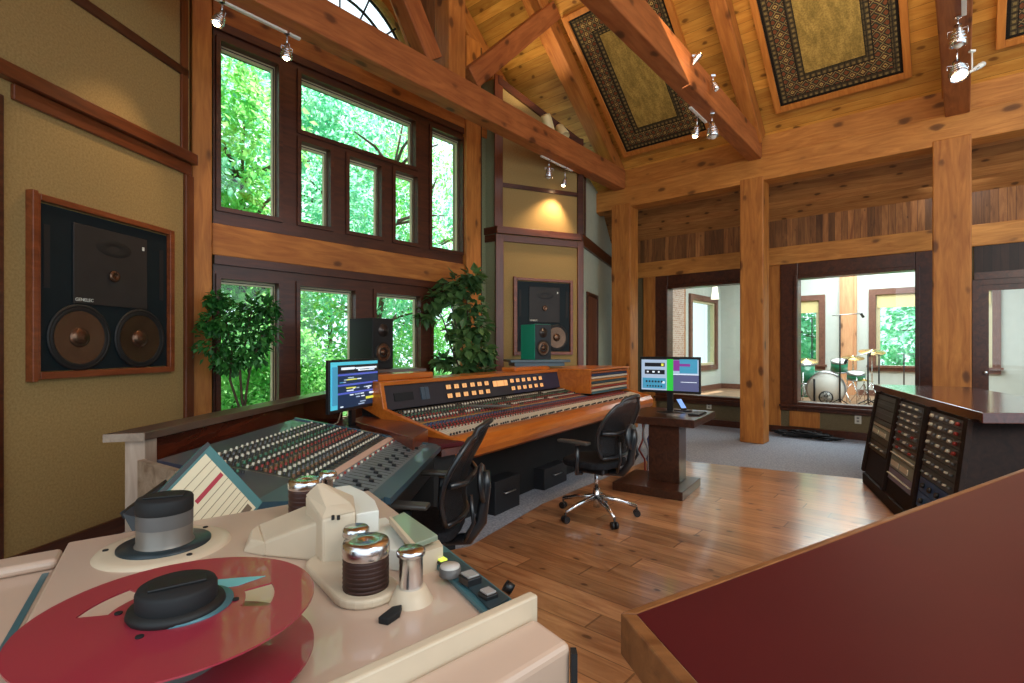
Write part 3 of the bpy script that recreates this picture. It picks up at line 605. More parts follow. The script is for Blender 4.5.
def main_speaker(M,W,H,label,proud=.05):
    # local: x along wall, -y into the room, z up from the frame's lower edge
    t=thing('wall_speaker',label,'speaker'); t.matrix_local=M; f=.055
    mb=MB(); frame_rect(mb,0,W,0,H,-proud,.0,f*.9,f*.8,f*.9); mb.box(-.012,f*.45,-proud-.012,0,-.012,H+.012) ; build(mb,'surround_frame',frw,t,bevel=.004)
    w=W-2*f; h=H-2*f; bx=f; bz=f
    b=build(MB().box(bx,bx+w,-proud*.3,.0,bz,bz+h),'baffle',teal_k,t)
    y=-proud*.3
    # slots
    for sx in (.055,.945):
        build(MB().box(bx+w*sx-.022,bx+w*sx+.022,y-.003,y,bz+h*.50,bz+h*.88),'reflex_port',blackm,t)
    # waveguide: plate with a stretched horn mouth
    gx0,gx1,gz0,gz1=bx+w*.22,bx+w*.80,bz+h*.42,bz+h*.93
    g=MB(); g.box(gx0,gx1,y-.012,y,gz0,gz1); cx=(gx0+gx1)/2; cz=gz0+(gz1-gz0)*.42
    build(g,'waveguide_plate',grey_k,t,bevel=.004)
    g=MB(); g.lathe([(.25,-.014),(.235,.006),(.2,.002),(.14,-.002),(.08,.004),(.03,.01)],(cx,y-.002,cz-.01),(0,-1,0),40,sx=1,sy=.62).xf(Matrix.Identity(4))
    build(g,'horn_mouth',plain('horn_dark',(52,46,42),.3,spec=.5) if 'horn_dark' not in MATS else MATS['horn_dark'],t)
    g=MB(); g.lathe([(.17,-.004),(.12,.004),(.07,.0),(0,-.006)],(cx+.01,y-.014,gz0+(gz1-gz0)*.77),(0,-1,0),36,sx=1,sy=.42); build(g,'midrange_dome',rubber,t)
    g=MB(); g.lathe([(.045,0),(.045,.012),(.03,.02),(.02,.012),(0,.01)],(cx,y-.02,cz-.01),(0,-1,0),24); build(g,'tweeter',copper,t)
    text('logo','GENELEC',.034,lightgrey,t,Matrix.Translation((gx0+.01,y-.014,gz0+.02))@FACE)
    build(MB().box(gx1-.05,gx1-.03,y-.014,y-.012,gz1-.10,gz1-.07),'badge',lightgrey,t)
    for k,sx in enumerate((.27,.745)):
        r=w*.205; c=(bx+w*sx,y-.004,bz+h*.205)
        wf=build(MB().lathe([(r*1.08,0),(r*1.08,.008),(r*1.0,.012),(r*.97,.006)],c,(0,-1,0),40),'woofer',rubber,t)
        build(MB().lathe([(r*.99,.006),(r*.93,.014),(r*.86,.006)],c,(0,-1,0),40),'rubber_surround',rubber,wf)
        build(MB().lathe([(r*.86,.005),(r*.3,-.002)],c,(0,-1,0),40),'cone',copper,wf)
        build(MB().lathe([(r*.33,-.002),(r*.3,.012),(r*.18,.024),(0,.028)],c,(0,-1,0),24),'dust_cap',copper,wf)
    return t
def wall_t(px): # distance along the left wall seen at column px
    a=(px-512)/FPX; return (a*L0.y-L0.x)/(LD.x-a*LD.y)
t0,t1=wall_t(27),wall_t(170); pz=1.5-(383-HY)/FPX*(L0+LD*t0).y
main_speaker(ML(t0,0,pz+.02),t1-t0,1.27,'big studio speaker set in the tan fabric wall, nearest the tape machine')
def seg_x(M,px):
    o=M.translation; d=M.to_3x3()@Vector((1,0,0)); a=(px-512)/FPX; return (a*o.y-o.x)/(d.x-a*d.y)
s0,s1=seg_x(MS,513.5),seg_x(MS,572); zz=1.5-(355-HY)/FPX*8.45
main_speaker(MS@Matrix.Translation((s0,0,zz)),s1-s0,(355-278)/FPX*8.4,'big studio speaker set in the far angled wall behind a small speaker',proud=.04)
# ================================================================ SHARED BITS
redwood=wood('mahogany_desk',(66,26,16),(108,48,28),'x',rough=.25,coat=.5,bump=.04); redwood_y=wood('mahogany_desk_across',(66,26,16),(108,48,28),'y',rough=.25,coat=.5,bump=.04)
orangew=wood('honey_console_wood',(178,88,26),(216,124,46),'x',rough=.3,coat=.5,bump=.03); pal=wood('bleached_oak',(120,100,84),(168,148,128),'x',rough=.5,bump=.1); palz=wood('bleached_oak_upright',(150,126,108),(190,168,148),'z',rough=.5,bump=.1,across='x')
greywood=wood('weathered_cap_wood',(70,50,40),(112,88,72),'x',rough=.35,coat=.3)
redtop=plain('oxblood_laminate',(76,15,21),.5,var=.12,vs=2,spec=.22)
kb=plain('knob_black',(26,26,26),.4); kr=plain('knob_red',(150,44,34),.4); kw=plain('knob_cream',(214,206,186),.4); kg=plain('knob_grey',(96,98,100),.4); kbl=plain('knob_blue',(40,66,110),.4); ky=plain('knob_yellow',(196,160,70),.4); kgr=plain('knob_green',(60,110,84),.4); ko=plain('knob_brown',(120,80,50),.4)
slate=plain('slate_panel',(58,58,72),.35,var=.1,coat=.3)
def striped(name,base,line,w,off=0,rough=.4,axis='X'):
    s=N(name); tc=s.add('ShaderNodeTexCoord'); sp=s.add('ShaderNodeSeparateXYZ'); s.put(tc.outputs['Object'],sp.inputs[0])
    f=s.math('FRACT',s.math('DIVIDE',sp.outputs[axis],w)); m=s.math('LESS_THAN',f,.08)
    s.put(s.mix(m,lin(base),lin(line)),s.b.inputs['Base Color']); s.b.inputs['Roughness'].default_value=rough; return s.m
# ================================================================ LEFT MIXING CONSOLE (long side along the left wall)
AO=Vector((-.587,2.41,0)); AD=(Vector((-.528,3.64,0))-AO).normalized(); AR=math.atan2(AD.y,AD.x)
ca=thing('mixing_console','wide mixing console full of small knobs between the tape machine and the left screen','mixing console',AO,AR)
stripA=striped('console_channel_strips',(46,42,38),(150,136,112),.0508)
AL=1.235; AW=1.02; A0z=.80; A1z=.985
def az(y): return A0z+(A1z-A0z)*y/AW
body=MB(); body.prism([(-.02,.02),(AL,.02),(AL,AW),(-.1,AW),(-.36,.72),(-.38,.42)],[.62]*6,[az(.02)-.02,az(.02)-.02,az(AW)-.02,az(AW)-.02,az(.72)-.02,az(.42)-.02]); body.prism([(-.02,.25),(AL,.25),(AL,AW),(-.1,AW),(-.3,.7),(-.3,.5)],0,.62); build(body,'chassis',black,ca)
def apanel(name,x0,x1,y0,y1,mat,h=.0,parent=ca,x0b=None):
    xb=x0 if x0b is None else x0b
    return build(MB().hexa([(x0,y0,az(y0)-.02),(x1,y0,az(y0)-.02),(x1,y1,az(y1)-.02),(xb,y1,az(y1)-.02)],[(x0,y0,az(y0)+h),(x1,y0,az(y0)+h),(x1,y1,az(y1)+h),(xb,y1,az(y1)+h)]),name,mat,parent)
bluem=plain('blue_grey_metal',(66,92,106),.3,.3,coat=.2)
apanel('armrest',-.02,AL,-.03,.06,bluem,.012); apanel('end_trim',-.05,0,0,.42,bluem,.012,x0b=-.38)
apanel('fader_panel',0,AL,.06,.30,plain('fader_panel_grey',(120,126,130),.35,.3),.002)
apanel('script_strip',0,AL,.30,.345,plain('pink_tape_strip',(206,170,150),.7),.004)
apanel('switch_panel',0,AL,.345,.90,stripA,.002,x0b=-.0); apanel('side_panel',-.38,0,.42,.74,slate,.002,x0b=-.36); apanel('rear_panel',-.1,AL,.90,AW,slate,.002,x0b=-.1)
apanel('far_end_trim',AL,AL+.03,0,AW,bluem,.012)
up=Vector((0,-(A1z-A0z)/AW,1)).normalized()
def knobs(parent,spots,upv,prefix='knob',limit=100):
    """spots: (point, radius, height, material index); the nearest ones are parts of their own, the rest one bank"""
    cl=[kb,kr,kw,kg,kbl,ky,kgr,ko]
    W=parent.matrix_world if False else Matrix.Translation(parent.location)@Matrix.Rotation(parent.rotation_euler.z,4,'Z')
    spots=sorted(spots,key=lambda s:((W@Vector(s[0]))-Vector((0,0,1.5))).length/s[1]); base={}
    for i,(p,r,h,c) in enumerate(spots[:limit]):
        key=(r,h,c)
        if key not in base:
            m=MB().lathe([(r,0),(r*.9,h*.8),(r*.7,h),(0,h)],(0,0,0),upv,8).m(1); m.box(-r*.12,r*.12,0,r*.9,h*.98,h*1.06)
            base[key]=build(m,prefix,[cl[c],kw],parent,M=Matrix.Translation(p))
        else:
            o=base[key].copy(); COL.objects.link(o); o.matrix_local=Matrix.Translation(p)
    bank=MB()
    for p,r,h,c in spots[limit:]: bank.m(c).lathe([(r,0),(r*.85,h),(0,h)],p,upv,6)
    if len(spots)>limit: build(bank,prefix+'_bank',cl,parent,kind='stuff')
sp=[]; cols=24; pal_rows=[0,2,0,7,3,0,2,0,1,7,0,1,0,2,0,6,0,0,2,0,3,0,2]
for i in range(cols):
    x=.035+i*(AL-.07)/(cols-1)
    for j,c in enumerate(pal_rows):
        y=.385+j*.0225; sp.append(((x,y,az(y)),.0075 if j%3 else .009,.016,c))
    sp.append(((x,.28,az(.28)),.007,.012,2 if i%2 else 1))
for j in range(14): 
    for i in range(6):
        y=.45+j*.025; x=-.05-i*.05
        if y>.60+(-x)*.5: sp.append(((x,y,az(y)),.0075,.016,(0,0,2,0,6)[(i+j)%5]))
knobs(ca,sp,up)
slots=MB(); caps=MB()
for i in range(cols):
    x=.035+i*(AL-.07)/(cols-1); slots.hexa([(x-.002,.085,az(.085)),(x+.002,.085,az(.085)),(x+.002,.26,az(.26)),(x-.002,.26,az(.26))],[(x-.002,.085,az(.085)+.003),(x+.002,.085,az(.085)+.003),(x+.002,.26,az(.26)+.003),(x-.002,.26,az(.26)+.003)])
build(slots,'fader_slots',blackm,ca)
f0=None
for i in range(cols):
    x=.035+i*(AL-.07)/(cols-1); y=.10+.10*((i*7)%5)/5+.02*((i*3)%4)/4
    if f0 is None: f0=build(MB().box(-.007,.007,-.012,.012,0,.016),'fader',kb,ca,M=Matrix.Translation((x,y,az(y))),bevel=.002)
    else: o=f0.copy(); COL.objects.link(o); o.matrix_local=Matrix.Translation((x,y,az(y)))
# ================================================================ DESK AROUND IT
dk=thing('studio_desk','dark red wooden desk with a raised back rail wrapping round the left console','desk',(-1.78,2.5,0),math.atan2(4.85-2.55,-1.70+1.80))
DM=(Matrix.Translation(dk.location)@Matrix.Rotation(dk.rotation_euler.z,4,'Z')).inverted()
def dl_(pts): return [tuple((DM@Vector((x,y,0)))[:2]) for x,y in pts]
cap=[(-1.80,2.55),(-1.74,3.6),(-1.70,4.4),(-1.60,5.1),(-1.78,5.15),(-1.86,4.4),(-1.92,3.6),(-1.965,2.50)]
build(MB().prism(dl_(cap),1.04,1.08),'rail_cap',greywood,dk,bevel=.004)
build(MB().prism(dl_([(-1.965,2.50),(-1.80,2.55),(-1.80,2.556),(-1.965,2.506)]),1.0405,1.0795).xf(Matrix.Translation((-.004,0,0))),'cap_end_grain',pal,dk)
build(MB().prism(dl_([(-1.90,2.55),(-1.815,2.57),(-1.815,2.66),(-1.90,2.64)]),0,1.04),'end_post',palz,dk,bevel=.004)
build(MB().prism(dl_([(-1.84,2.66),(-1.80,3.6),(-1.76,4.4),(-1.66,5.1),(-1.70,5.1),(-1.80,4.4),(-1.84,3.6),(-1.88,2.66)]),.15,1.04),'back_panel',redwood,dk)
build(MB().prism(dl_([(-1.45,2.0),(-1.0,1.85),(-.98,1.81),(-1.44,1.9)]),.02,.8),'near_panel',redwood,dk)
build(MB().prism(dl_([(-1.83,2.66),(-1.66,2.45),(-1.63,3.66),(-.53,3.72),(-.35,3.86),(-1.02,4.33),(-1.1,4.9),(-1.63,5.05),(-1.79,3.6)]),.77,.80),'desk_top',redtop,dk,bevel=.004)
build(MB().prism(dl_([(-.50,3.69),(-.36,3.83),(-1.05,4.33),(-1.1,4.3),(-.6,3.78)]),.72,.77),'desk_edge',redwood,dk)
build(MB().prism(dl_([(-.56,3.72),(-.42,3.86),(-1.0,4.3),(-1.5,4.5),(-1.5,3.72)]),0,.72),'plinth',blackm,dk)
bw=wood('striped_grey_wood',(120,96,76),(186,164,142),'x',rough=.5)
build(MB().prism(dl_([(-1.70,2.36),(-1.40,2.16),(-1.39,2.19),(-1.69,2.39)]),.6,.985),'side_board',bw,dk)
rs=thing('desk_riser','low dark red wooden box on the desk in front of the left screen','riser',(G(398,424,.88).x,G(398,424,.88).y,.80),R(57))
pts=[G(376,411,.9),G(428,429,.9),G(413,438.5,.9),G(350,420,.9)]; RI=(Matrix.Translation(rs.location)@Matrix.Rotation(rs.rotation_euler.z,4,'Z')).inverted()
build(MB().prism([tuple((RI@p)[:2]) for p in pts],0,.10),'box_body',wood('reddish_riser_wood',(92,40,24),(142,72,46),'x',rough=.28,coat=.4),rs,bevel=.004)
# ================================================================ RIGHT (WOODEN) MIXING CONSOLE
BO=Vector((-.396,3.93,0)); BD=Vector((.556,.831,0)).normalized(); BR_=math.atan2(BD.y,BD.x)
cb=thing('mixing_console','long honey-wood mixing console with lit meters under the windows','mixing console',BO,BR_)
BL=4.3; BX=3.06
def bz(y): return .80+.15*(y-.1)/.7
build(MB().box(.1,BL-.1,.35,1.0,0,.68).box(0,BL,.9,1.1,.1,1.1),'chassis',blackm,cb)
n=12; prof=[(-.02+.13-.13*math.cos(math.pi*i/n/1.0)*1.0,0) for i in range(n)]
pr=[(.14,.81),(.06,.815),(0,.80),(-.04,.76),(-.05,.71),(-.03,.655),(.03,.62),(.14,.61)]
build(MB().ext([(0,y,z) for y,z in pr],(BL,0,0)),'armrest',orangew,cb,bevel=.01)
ch=[(0.0,.80),(.14,.83),(.78,.985),(.83,1.21),(1.12,1.21),(1.12,1.0),(.82,.90),(.2,.73),(.02,.68)]
build(MB().ext([(-.045,y,z) for y,z in ch],(.045,0,0)),'side_cheek',orangew,cb,bevel=.006)
build(MB().ext([(BL,y,z) for y,z in [(0,.8),(.14,.83),(.34,.88),(.34,1.21),(1.12,1.21),(1.12,.5),(.2,.5),(.02,.7)]],(.045,0,0)),'side_cheek',orangew,cb,bevel=.006)
def bpanel(name,x0,x1,y0,y1,mat,h=0): return build(MB().hexa([(x0,y0,bz(y0)-.02),(x1,y0,bz(y0)-.02),(x1,y1,bz(y1)-.02),(x0,y1,bz(y1)-.02)],[(x0,y0,bz(y0)+h),(x1,y0,bz(y0)+h),(x1,y1,bz(y1)+h),(x0,y1,bz(y1)+h)]),name,mat,cb)
bpanel('fader_panel',0,BL,.12,.30,striped('cream_fader_panel',(206,196,176),(70,62,56),.04))
bpanel('button_strip',0,BX+.9,.30,.37,plain('dark_button_strip',(60,30,34),.4)); bpanel('switch_strip',0,BX,.37,.45,plain('navy_switch_strip',(38,52,84),.4)); bpanel('yellow_strip',0,BX,.45,.47,plain('ochre_strip',(176,134,60),.5),.002)
bpanel('channel_panel',0,BX,.47,.80,striped('brown_channel_panel',(92,78,60),(50,42,36),.04))
bpanel('right_fader_panel',BX,BL,.30,.36,black)
mbr=plain('meter_bridge_black',(44,40,46),.4,var=.1); navy=plain('meter_bridge_navy',(34,38,62),.35,var=.1)
MZ0,MZ1=.965,1.17
def my(z): return .80+(z-MZ0)/(MZ1-MZ0)*.05
def mface(x0,x1,z0,z1,d): return ([(x0,my(z0)-d,z0),(x1,my(z0)-d,z0),(x1,my(z1)-d,z1),(x0,my(z1)-d,z1)],[(x0,my(z0)+.01,z0),(x1,my(z0)+.01,z0),(x1,my(z1)+.01,z1),(x0,my(z1)+.01,z1)])
build(MB().hexa(*mface(0,1.95,MZ0,MZ1,0)),'meter_bridge',mbr,cb); build(MB().hexa(*mface(1.95,BX,MZ0,MZ1,0)),'meter_bridge_right',navy,cb)
build(MB().box(-.045,BX+.02,.83,1.15,MZ1,MZ1+.035),'top_rail',orangew,cb,bevel=.006)
build(MB().box(.05,.75,.95,1.15,MZ1+.035,MZ1+.09),'top_shelf',orangew,cb,bevel=.01); build(MB().box(2.2,3.05,.95,1.15,MZ1+.035,MZ1+.08),'top_shelf',orangew,cb,bevel=.01)
vu=plain('lit_meter_face',(240,176,112),.5,emit=.55); vub=plain('meter_bezel',(40,34,30),.4)
def meter(x0,x1,z0,z1):
    o=build(MB().hexa(*mface(x0-.008,x1+.008,z0-.006,z1+.006,.008)),'meter',vub,cb); build(MB().hexa(*mface(x0,x1,z0,z1,.011)),'meter_face',vu,o); 
    c=(x0+x1)/2; build(MB().hexa(*mface(c-.001,c+.001,z0+.004,z1-.004,.013)),'needle',blackm,o)
def mxx(px): # x on the meter plane seen at column px
    a=(px-512)/FPX; o=BO+Vector((-BD.y,BD.x,0))*.8; return (a*o.y-o.x)/(BD.x-a*BD.y)
mpx=[mxx(p) for p in (450.5,458.5,466.5,474.5,481.5,488.5)]; w_=.066
for x in mpx:
    for z in (1.005,1.09): meter(x-w_/2,x+w_/2,z,z+.04)
for x in (mxx(498.5),mxx(505.5)): meter(x-.07,x+.07,1.065,1.125)
for x in [mxx(p) for p in (513.8,519.6,525.3,530.8,536.5,542)]:
    for z in (1.005,1.09): meter(x-w_/2,x+w_/2,z,z+.04)
for x in (mxx(425),mxx(429)):
    build(MB().hexa(*mface(x-.03,x+.02,1.02,1.13,.012)),'level_display',plain('dim_display',(70,84,96),.3) if 'dim_display' not in MATS else MATS['dim_display'],cb)
build(MB().hexa(*mface(mxx(396),mxx(415),1.03,1.10,.006)),'display_window',blackm,cb)
# right-hand side box with stacked gear
build(MB().box(BX,BX+.03,.36,.85,.9,1.19),'box_side',orangew,cb); build(MB().box(BX-.01,BL+.05,.33,1.13,1.19,1.215),'box_top',orangew,cb,bevel=.005)
z=.89
for k,c in enumerate(((60,96,104),(196,180,160),(150,50,40),(186,150,110),(40,70,84),(190,120,60),(204,190,170),(30,52,90),(170,90,50))):
    build(MB().box(BX+.035,BL,.35+.004*(k%3),.8,z,z+.024),'gear_panel',plain('gear_%d'%k,c,.4),cb); z+=.033
# knobs
sp=[]; nx=70
for i in range(nx):
    x=.06+i*(BX-.1)/(nx-1)
    for j,c in enumerate((1,0,2,0,1,0,6,0,0,2,0)):
        if (i//2+j)%9==0: continue
        y=.49+j*.026; sp.append(((x,y,bz(y)),.009,.018,c))
for i in range(int(nx*1.35)):
    x=.06+i*(BX-.1)/(nx-1)
    if x>BL-.1: break
    for y,c in ((.315,1),(.34,0),(.365,1)): sp.append(((x,y,bz(y)),.009,.014,c))
    if x<BX:
        for y in (.395,.425): sp.append(((x,y,bz(y)),.008,.012,4 if i%3 else 3))
    sp.append(((x,.14+.02*((i*5)%4)/4,bz(.15)),.009,.016,0)); sp.append(((x,.27,bz(.27)),.008,.012,1 if i%2 else 0))
knobs(cb,sp,Vector((0,-.2,1)).normalized())
# master section remote box resting on the console
ms=thing('remote_controller','slim dark controller box lying across the middle of the honey-wood console','controller',BO+BD*1.05+Vector((-BD.y,BD.x,0))*.5+Vector((0,0,.885)),BR_-R(50))
build(MB().box(-.22,.22,-.05,.05,.03,.045),'box_body',plain('dark_bronze',(78,66,56),.4),ms,bevel=.004); build(MB().box(-.18,.2,-.04,-.01,.045,.05),'button_row',kg,ms)
# ================================================================ SCREENS
def screenmat(name,c,e=1.0): return plain(name,c,.3,emit=e)
scr_dark=screenmat('screen_navy',(22,40,66),.9); scr_blue=screenmat('screen_violet_rows',(70,84,170),.9); scr_cyan=screenmat('screen_cyan',(70,170,190),.9); scr_white=screenmat('screen_white',(214,224,232),.9); scr_y=screenmat('screen_yellow',(206,206,70),.9)
scr_green=screenmat('screen_green',(40,170,60),.9); scr_grey=screenmat('screen_grey',(150,168,190),.8); scr_pur=screenmat('screen_purple',(120,50,130),.8); scr_slate=screenmat('screen_slate',(78,82,116),.8); scr_k=screenmat('screen_black',(24,26,34),.5); scr_teal=screenmat('screen_teal',(60,130,160),.9)
smats=[scr_dark,scr_blue,scr_cyan,scr_white,scr_y,scr_green,scr_grey,scr_pur,scr_slate,scr_k,scr_teal]
def monitor(pL,pR,h,label,rects,drop):
    pL=Vector(pL); pR=Vector(pR); d=(pR-pL); W=Vector((d.x,d.y,0)).length; rot=math.atan2(d.y,d.x)
    t=thing('computer_monitor',label,'monitor',((pL.x+pR.x)/2,(pL.y+pR.y)/2,pL.z-drop),rot)
    build(MB().box(-W/2,W/2,0,.03,drop,drop+h),'bezel',black,t,bevel=.004)
    sc=MB(); e=.018; sw=W-2*e; sh=h-2.4*e
    for q,(m,x0,x1,z0,z1) in enumerate(rects): yy=-.0008*(q+1)/3-.0005; sc.m(m); sc.box(-W/2+e+sw*x0,-W/2+e+sw*x1,yy,.0,drop+e*1.4+sh*z0,drop+e*1.4+sh*z1)
    build(sc,'screen',smats,t)
    build(MB().box(-.03,.03,.02,.05,.01,drop+h*.4).box(-.06,.06,.03,.05,drop+.08,drop+.2),'stand_neck',black,t)
    build(MB().lathe([(0,0),(.13,0),(.13,.008),(.04,.018),(0,.018)],(0,.03,0),(0,0,1),28,sx=1.15,sy=.75),'stand_foot',black,t)
    return t
r1=random.Random(3); rc=[(0,0,1,0,1),(2,0,.13,0,1),(2,.13,1,.93,1),(9,.13,1,.76,.93)]
for z in (.70,.48,.30,): rc.append((1,.13,1,z,z+.04))
for k in range(26): x=r1.uniform(.16,.8); z=r1.choice([.03,.08,.14,.2,.26,.36,.4,.55,.6,.64,.8,.85]); rc.append((r1.choice([3,6,10,6,3]),x,min(.98,x+r1.uniform(.03,.15)),z,z+.022))
rc+=[(3,.2,.45,.83,.88),(3,.5,.95,.83,.87),(3,.55,.9,.79,.81),(4,.72,.97,.13,.18),(4,.3,.5,.6,.62),(4,.3,.48,.42,.44),(3,.8,.97,.24,.28),(10,.02,.11,.1,.9)]
monitor(P(329,415,3.8),P(378.5,403.5,4.5),.40,'computer screen with blue rows of text on the desk beside the left console',rc,.15)
rc=[(6,0,1,0,1),(9,0,1,.96,1),(9,.06,.42,.74,.86),(9,.06,.42,.50,.64),(4,.36,.40,.76,.84),(3,.1,.13,.55,.6),(3,.2,.24,.55,.6),(3,.3,.33,.55,.6),(10,.02,.44,.05,.38),(5,.46,.57,.0,.98),(7,.57,.68,.62,.95),(10,.68,.98,.55,.98),(8,.57,1,.0,.5),(7,.67,.86,.76,.84),(3,.57,1,.5,.515),(3,.7,.97,.27,.285),(3,.37,.42,.22,.28)]
for k in range(6): rc+=[(9,.08+.055*k,.11+.055*k,.24,.3),(9,.1+.05*k,.125+.05*k,.1,.15)]
monitor(P(640,391.5,5.72),P(700.5,394.5,5.36),.385,'computer screen with green and grey mixing windows on the pedestal desk',rc,.21)
# ================================================================ NEAR-FIELD SPEAKERS
def nearfield(c,rot,W,Dp,H,label,side=None):
    t=thing('bookshelf_speaker',label,'speaker',c,rot); sm=side or black
    build(MB().box(-W/2,W/2,0,Dp,0,H),'cabinet',[sm],t,bevel=.006); build(MB().box(-W/2+.004,W/2-.004,-.006,.0,.004,H-.004),'front_baffle',black,t)
    wf=build(MB().lathe([(W*.40,0),(W*.40,.01),(W*.35,.012),(W*.33,.004)],(0,-.006,H*.33),(0,-1,0),32),'woofer',rubber,t); build(MB().lathe([(W*.33,.006),(W*.12,-.002),(W*.12,.01),(0,.02)],(0,-.006,H*.33),(0,-1,0),32),'cone',copper,wf)
    build(MB().lathe([(W*.24,0),(W*.24,.008),(W*.1,.0),(W*.09,.012),(0,.018)],(0,-.006,H*.76),(0,-1,0),28),'tweeter',plain('tweeter_dark',(60,52,48),.3,.4) if 'tweeter_dark' not in MATS else MATS['tweeter_dark'],t)
    return t
def shelf_on_stand(c,rot,W,Dp,z,mat,label):
    t=thing('speaker_stand',label,'speaker stand',(c[0],c[1],0),rot)
    build(MB().box(-W/2,W/2,-Dp/2,Dp/2,z-.035,z),'top_plate',mat,t,bevel=.004); build(MB().box(-W*.42,W*.42,-Dp*.4,Dp*.4,z-.09,z-.035),'lower_plate',mat,t,bevel=.004)
    build(MB().cyl((0,0,.03),(0,0,z-.09),.05),'column',blackm,t); build(MB().box(-.16,.16,-.07,.07,0,.03),'foot_plate',blackm,t); return t
n1=P(380,368.5,5.55); rr=R(-14)+math.atan2(-.35,1)*0
shelf_on_stand((n1.x+.07,n1.y+.02),R(38),.72,.42,n1.z,greywood,'grey wooden speaker stand behind the left end of the honey-wood console')
nearfield((n1.x+.06,n1.y-.12,n1.z),R(56),.28,.36,.53,'black two-way speaker in front of the low windows')
n2=P(541,359.5,7.0)
teal_lit=plain('teal_lit_side',(30,150,120),.3,coat=.4)  # teal light on the black cabinet's side, put into its base colour
shelf_on_stand((n2.x-.06,n2.y+.12),R(12),.82,.5,n2.z,plain('blue_grey_shelf',(66,84,92),.35,coat=.3),'blue-grey speaker stand behind the right end of the honey-wood console')
nearfield((n2.x+.02,n2.y-.1,n2.z),R(34),.27,.32,.47,'black speaker with a teal-lit side in front of the far big speaker',teal_lit)
# ================================================================ OFFICE CHAIRS
mesh_k=N('black_mesh_fabric'); mesh_k.b.inputs['Base Color'].default_value=lin((24,24,28)); mesh_k.b.inputs['Roughness'].default_value=.6
tp=mesh_k.add('ShaderNodeBsdfTransparent'); mx=mesh_k.add('ShaderNodeMixShader'); mx.inputs[0].default_value=.25; mesh_k.put(mesh_k.b.outputs[0],mx.inputs[1]); mesh_k.put(tp.outputs[0],mx.inputs[2]); mesh_k.put(mx.outputs[0],mesh_k.out.inputs[0]); mesh_k=mesh_k.m
seatf=fabric('black_seat_fabric',(26,26,28),(42,42,46),50); arm_m=plain('armrest_grey',(70,66,62),.35); blk=plain('chair_black',(28,30,34),.3,coat=.3)
def backpt(u,v):   # u -1..1 across, v 0..1 up
    w=.225+.065*math.sin(math.pi*min(1,v*1.15))-(.10*max(0,v-.75)/.25 if v>.75 else 0)
    y=-.24-.07*v-.04*v*v+.05*(u*u)+.035*math.sin(math.pi*v*1.5)
    return Vector((u*w,y,.56+.52*v-(.03*u*u*(v>.9))))
def office_chair(loc,face,label,recl=0):
    t=thing('office_chair',label,'chair',loc,face-R(90),'black mesh office chairs')
    m=MB(); n=14; g=[[backpt(-1+2*i/10,j/n) for i in range(11)] for j in range(n+1)]
    vs=[p for r_ in g for p in r_]; fs=[(j*11+i,j*11+i+1,(j+1)*11+i+1,(j+1)*11+i) for j in range(n) for i in range(10)]; m._f(vs,fs)
    br=build(m,'backrest',mesh_k,t,smooth=True); s_=br.modifiers.new('s','SOLIDIFY'); s_.thickness=.006
    loop=[backpt(-1,j/14) for j in range(15)]+[backpt(-1+2*i/10,1) for i in range(1,10)]+[backpt(1,1-j/14) for j in range(15)]+[backpt(1-2*i/10,0) for i in range(1,10)]
    build(MB().tube(loop+[loop[0]],.015,8),'back_frame',blk,br)
    build(MB().tube([backpt(-.95,.42)+Vector((0,-.02,0)),backpt(-.5,.40)+Vector((0,-.05,0)),backpt(.5,.40)+Vector((0,-.05,0)),backpt(.95,.42)+Vector((0,-.02,0))],.017,8),'cross_bar',blk,br)
    build(MB().lathe([(0,-.012),(.085,-.012),(.095,0),(.085,.012),(0,.014)],(0,-.34,.73),(0,-1,.1),24,sy=1.2),'lumbar_pad',blk,t)
    build(MB().tube([(0,-.10,.40),(0,-.26,.42),(0,-.33,.52),(0,-.36,.72),(0,-.36,.80)],[.03,.035,.035,.028,.02],10).tube([(-.13,-.30,.70),(-.15,-.32,.56),(-.1,-.26,.44)],.012,6).tube([(.13,-.30,.70),(.15,-.32,.56),(.1,-.26,.44)],.012,6),'back_support',blk,t)
    se=MB(); ring_=[]
    for i in range(20):
        a=2*math.pi*i/20; ring_.append((math.copysign(abs(math.cos(a))**.6,math.cos(a))*.25,math.copysign(abs(math.sin(a))**.6,math.sin(a))*.24+.02))
    se.prism(ring_,.455,.515); build(se,'seat',seatf,t,bevel=.02,seg=3)
    build(MB().box(-.12,.12,-.14,.12,.39,.455),'seat_mechanism',blk,t,bevel=.015)
    for s in (-1,1):
        ar=build(MB().tube([(s*.24,.0,.42),(s*.31,0,.43),(s*.33,-.01,.5),(s*.33,-.02,.67)],[.018,.018,.02,.022],8),'armrest',blk,t)
        build(MB().ext([(s*.33-.04,-.13,.68),(s*.33+.04,-.13,.68),(s*.33+.045,.05,.685),(s*.33+.02,.17,.68),(s*.33-.03,.17,.68),(s*.33-.045,.05,.685)],(0,0,.025)),'arm_pad',arm_m,ar,bevel=.01)
    build(MB().cyl((0,0,.08),(0,0,.25),.03).cyl((0,0,.25),(0,0,.40),.018),'gas_column',chrome,t)
    for k in range(5):
        a=R(72*k+20); d=Vector((math.cos(a),math.sin(a),0))
        l=build(MB().tube([d*.02+Vector((0,0,.17)),d*.19+Vector((0,0,.14)),d*.35+Vector((0,0,.09))],[.026,.02,.014],8),'base_leg',chrome,t)
        q=d*.35; s2=Vector((-d.y,d.x,0)); c_=MB().cyl(q+s2*.006+Vector((0,0,.03)),q+s2*.028+Vector((0,0,.03)),.029).cyl(q-s2*.006+Vector((0,0,.03)),q-s2*.028+Vector((0,0,.03)),.029).cyl(q+Vector((0,0,.03)),q+Vector((0,0,.085)),.008)
        build(c_,'caster',black,l)
    return t
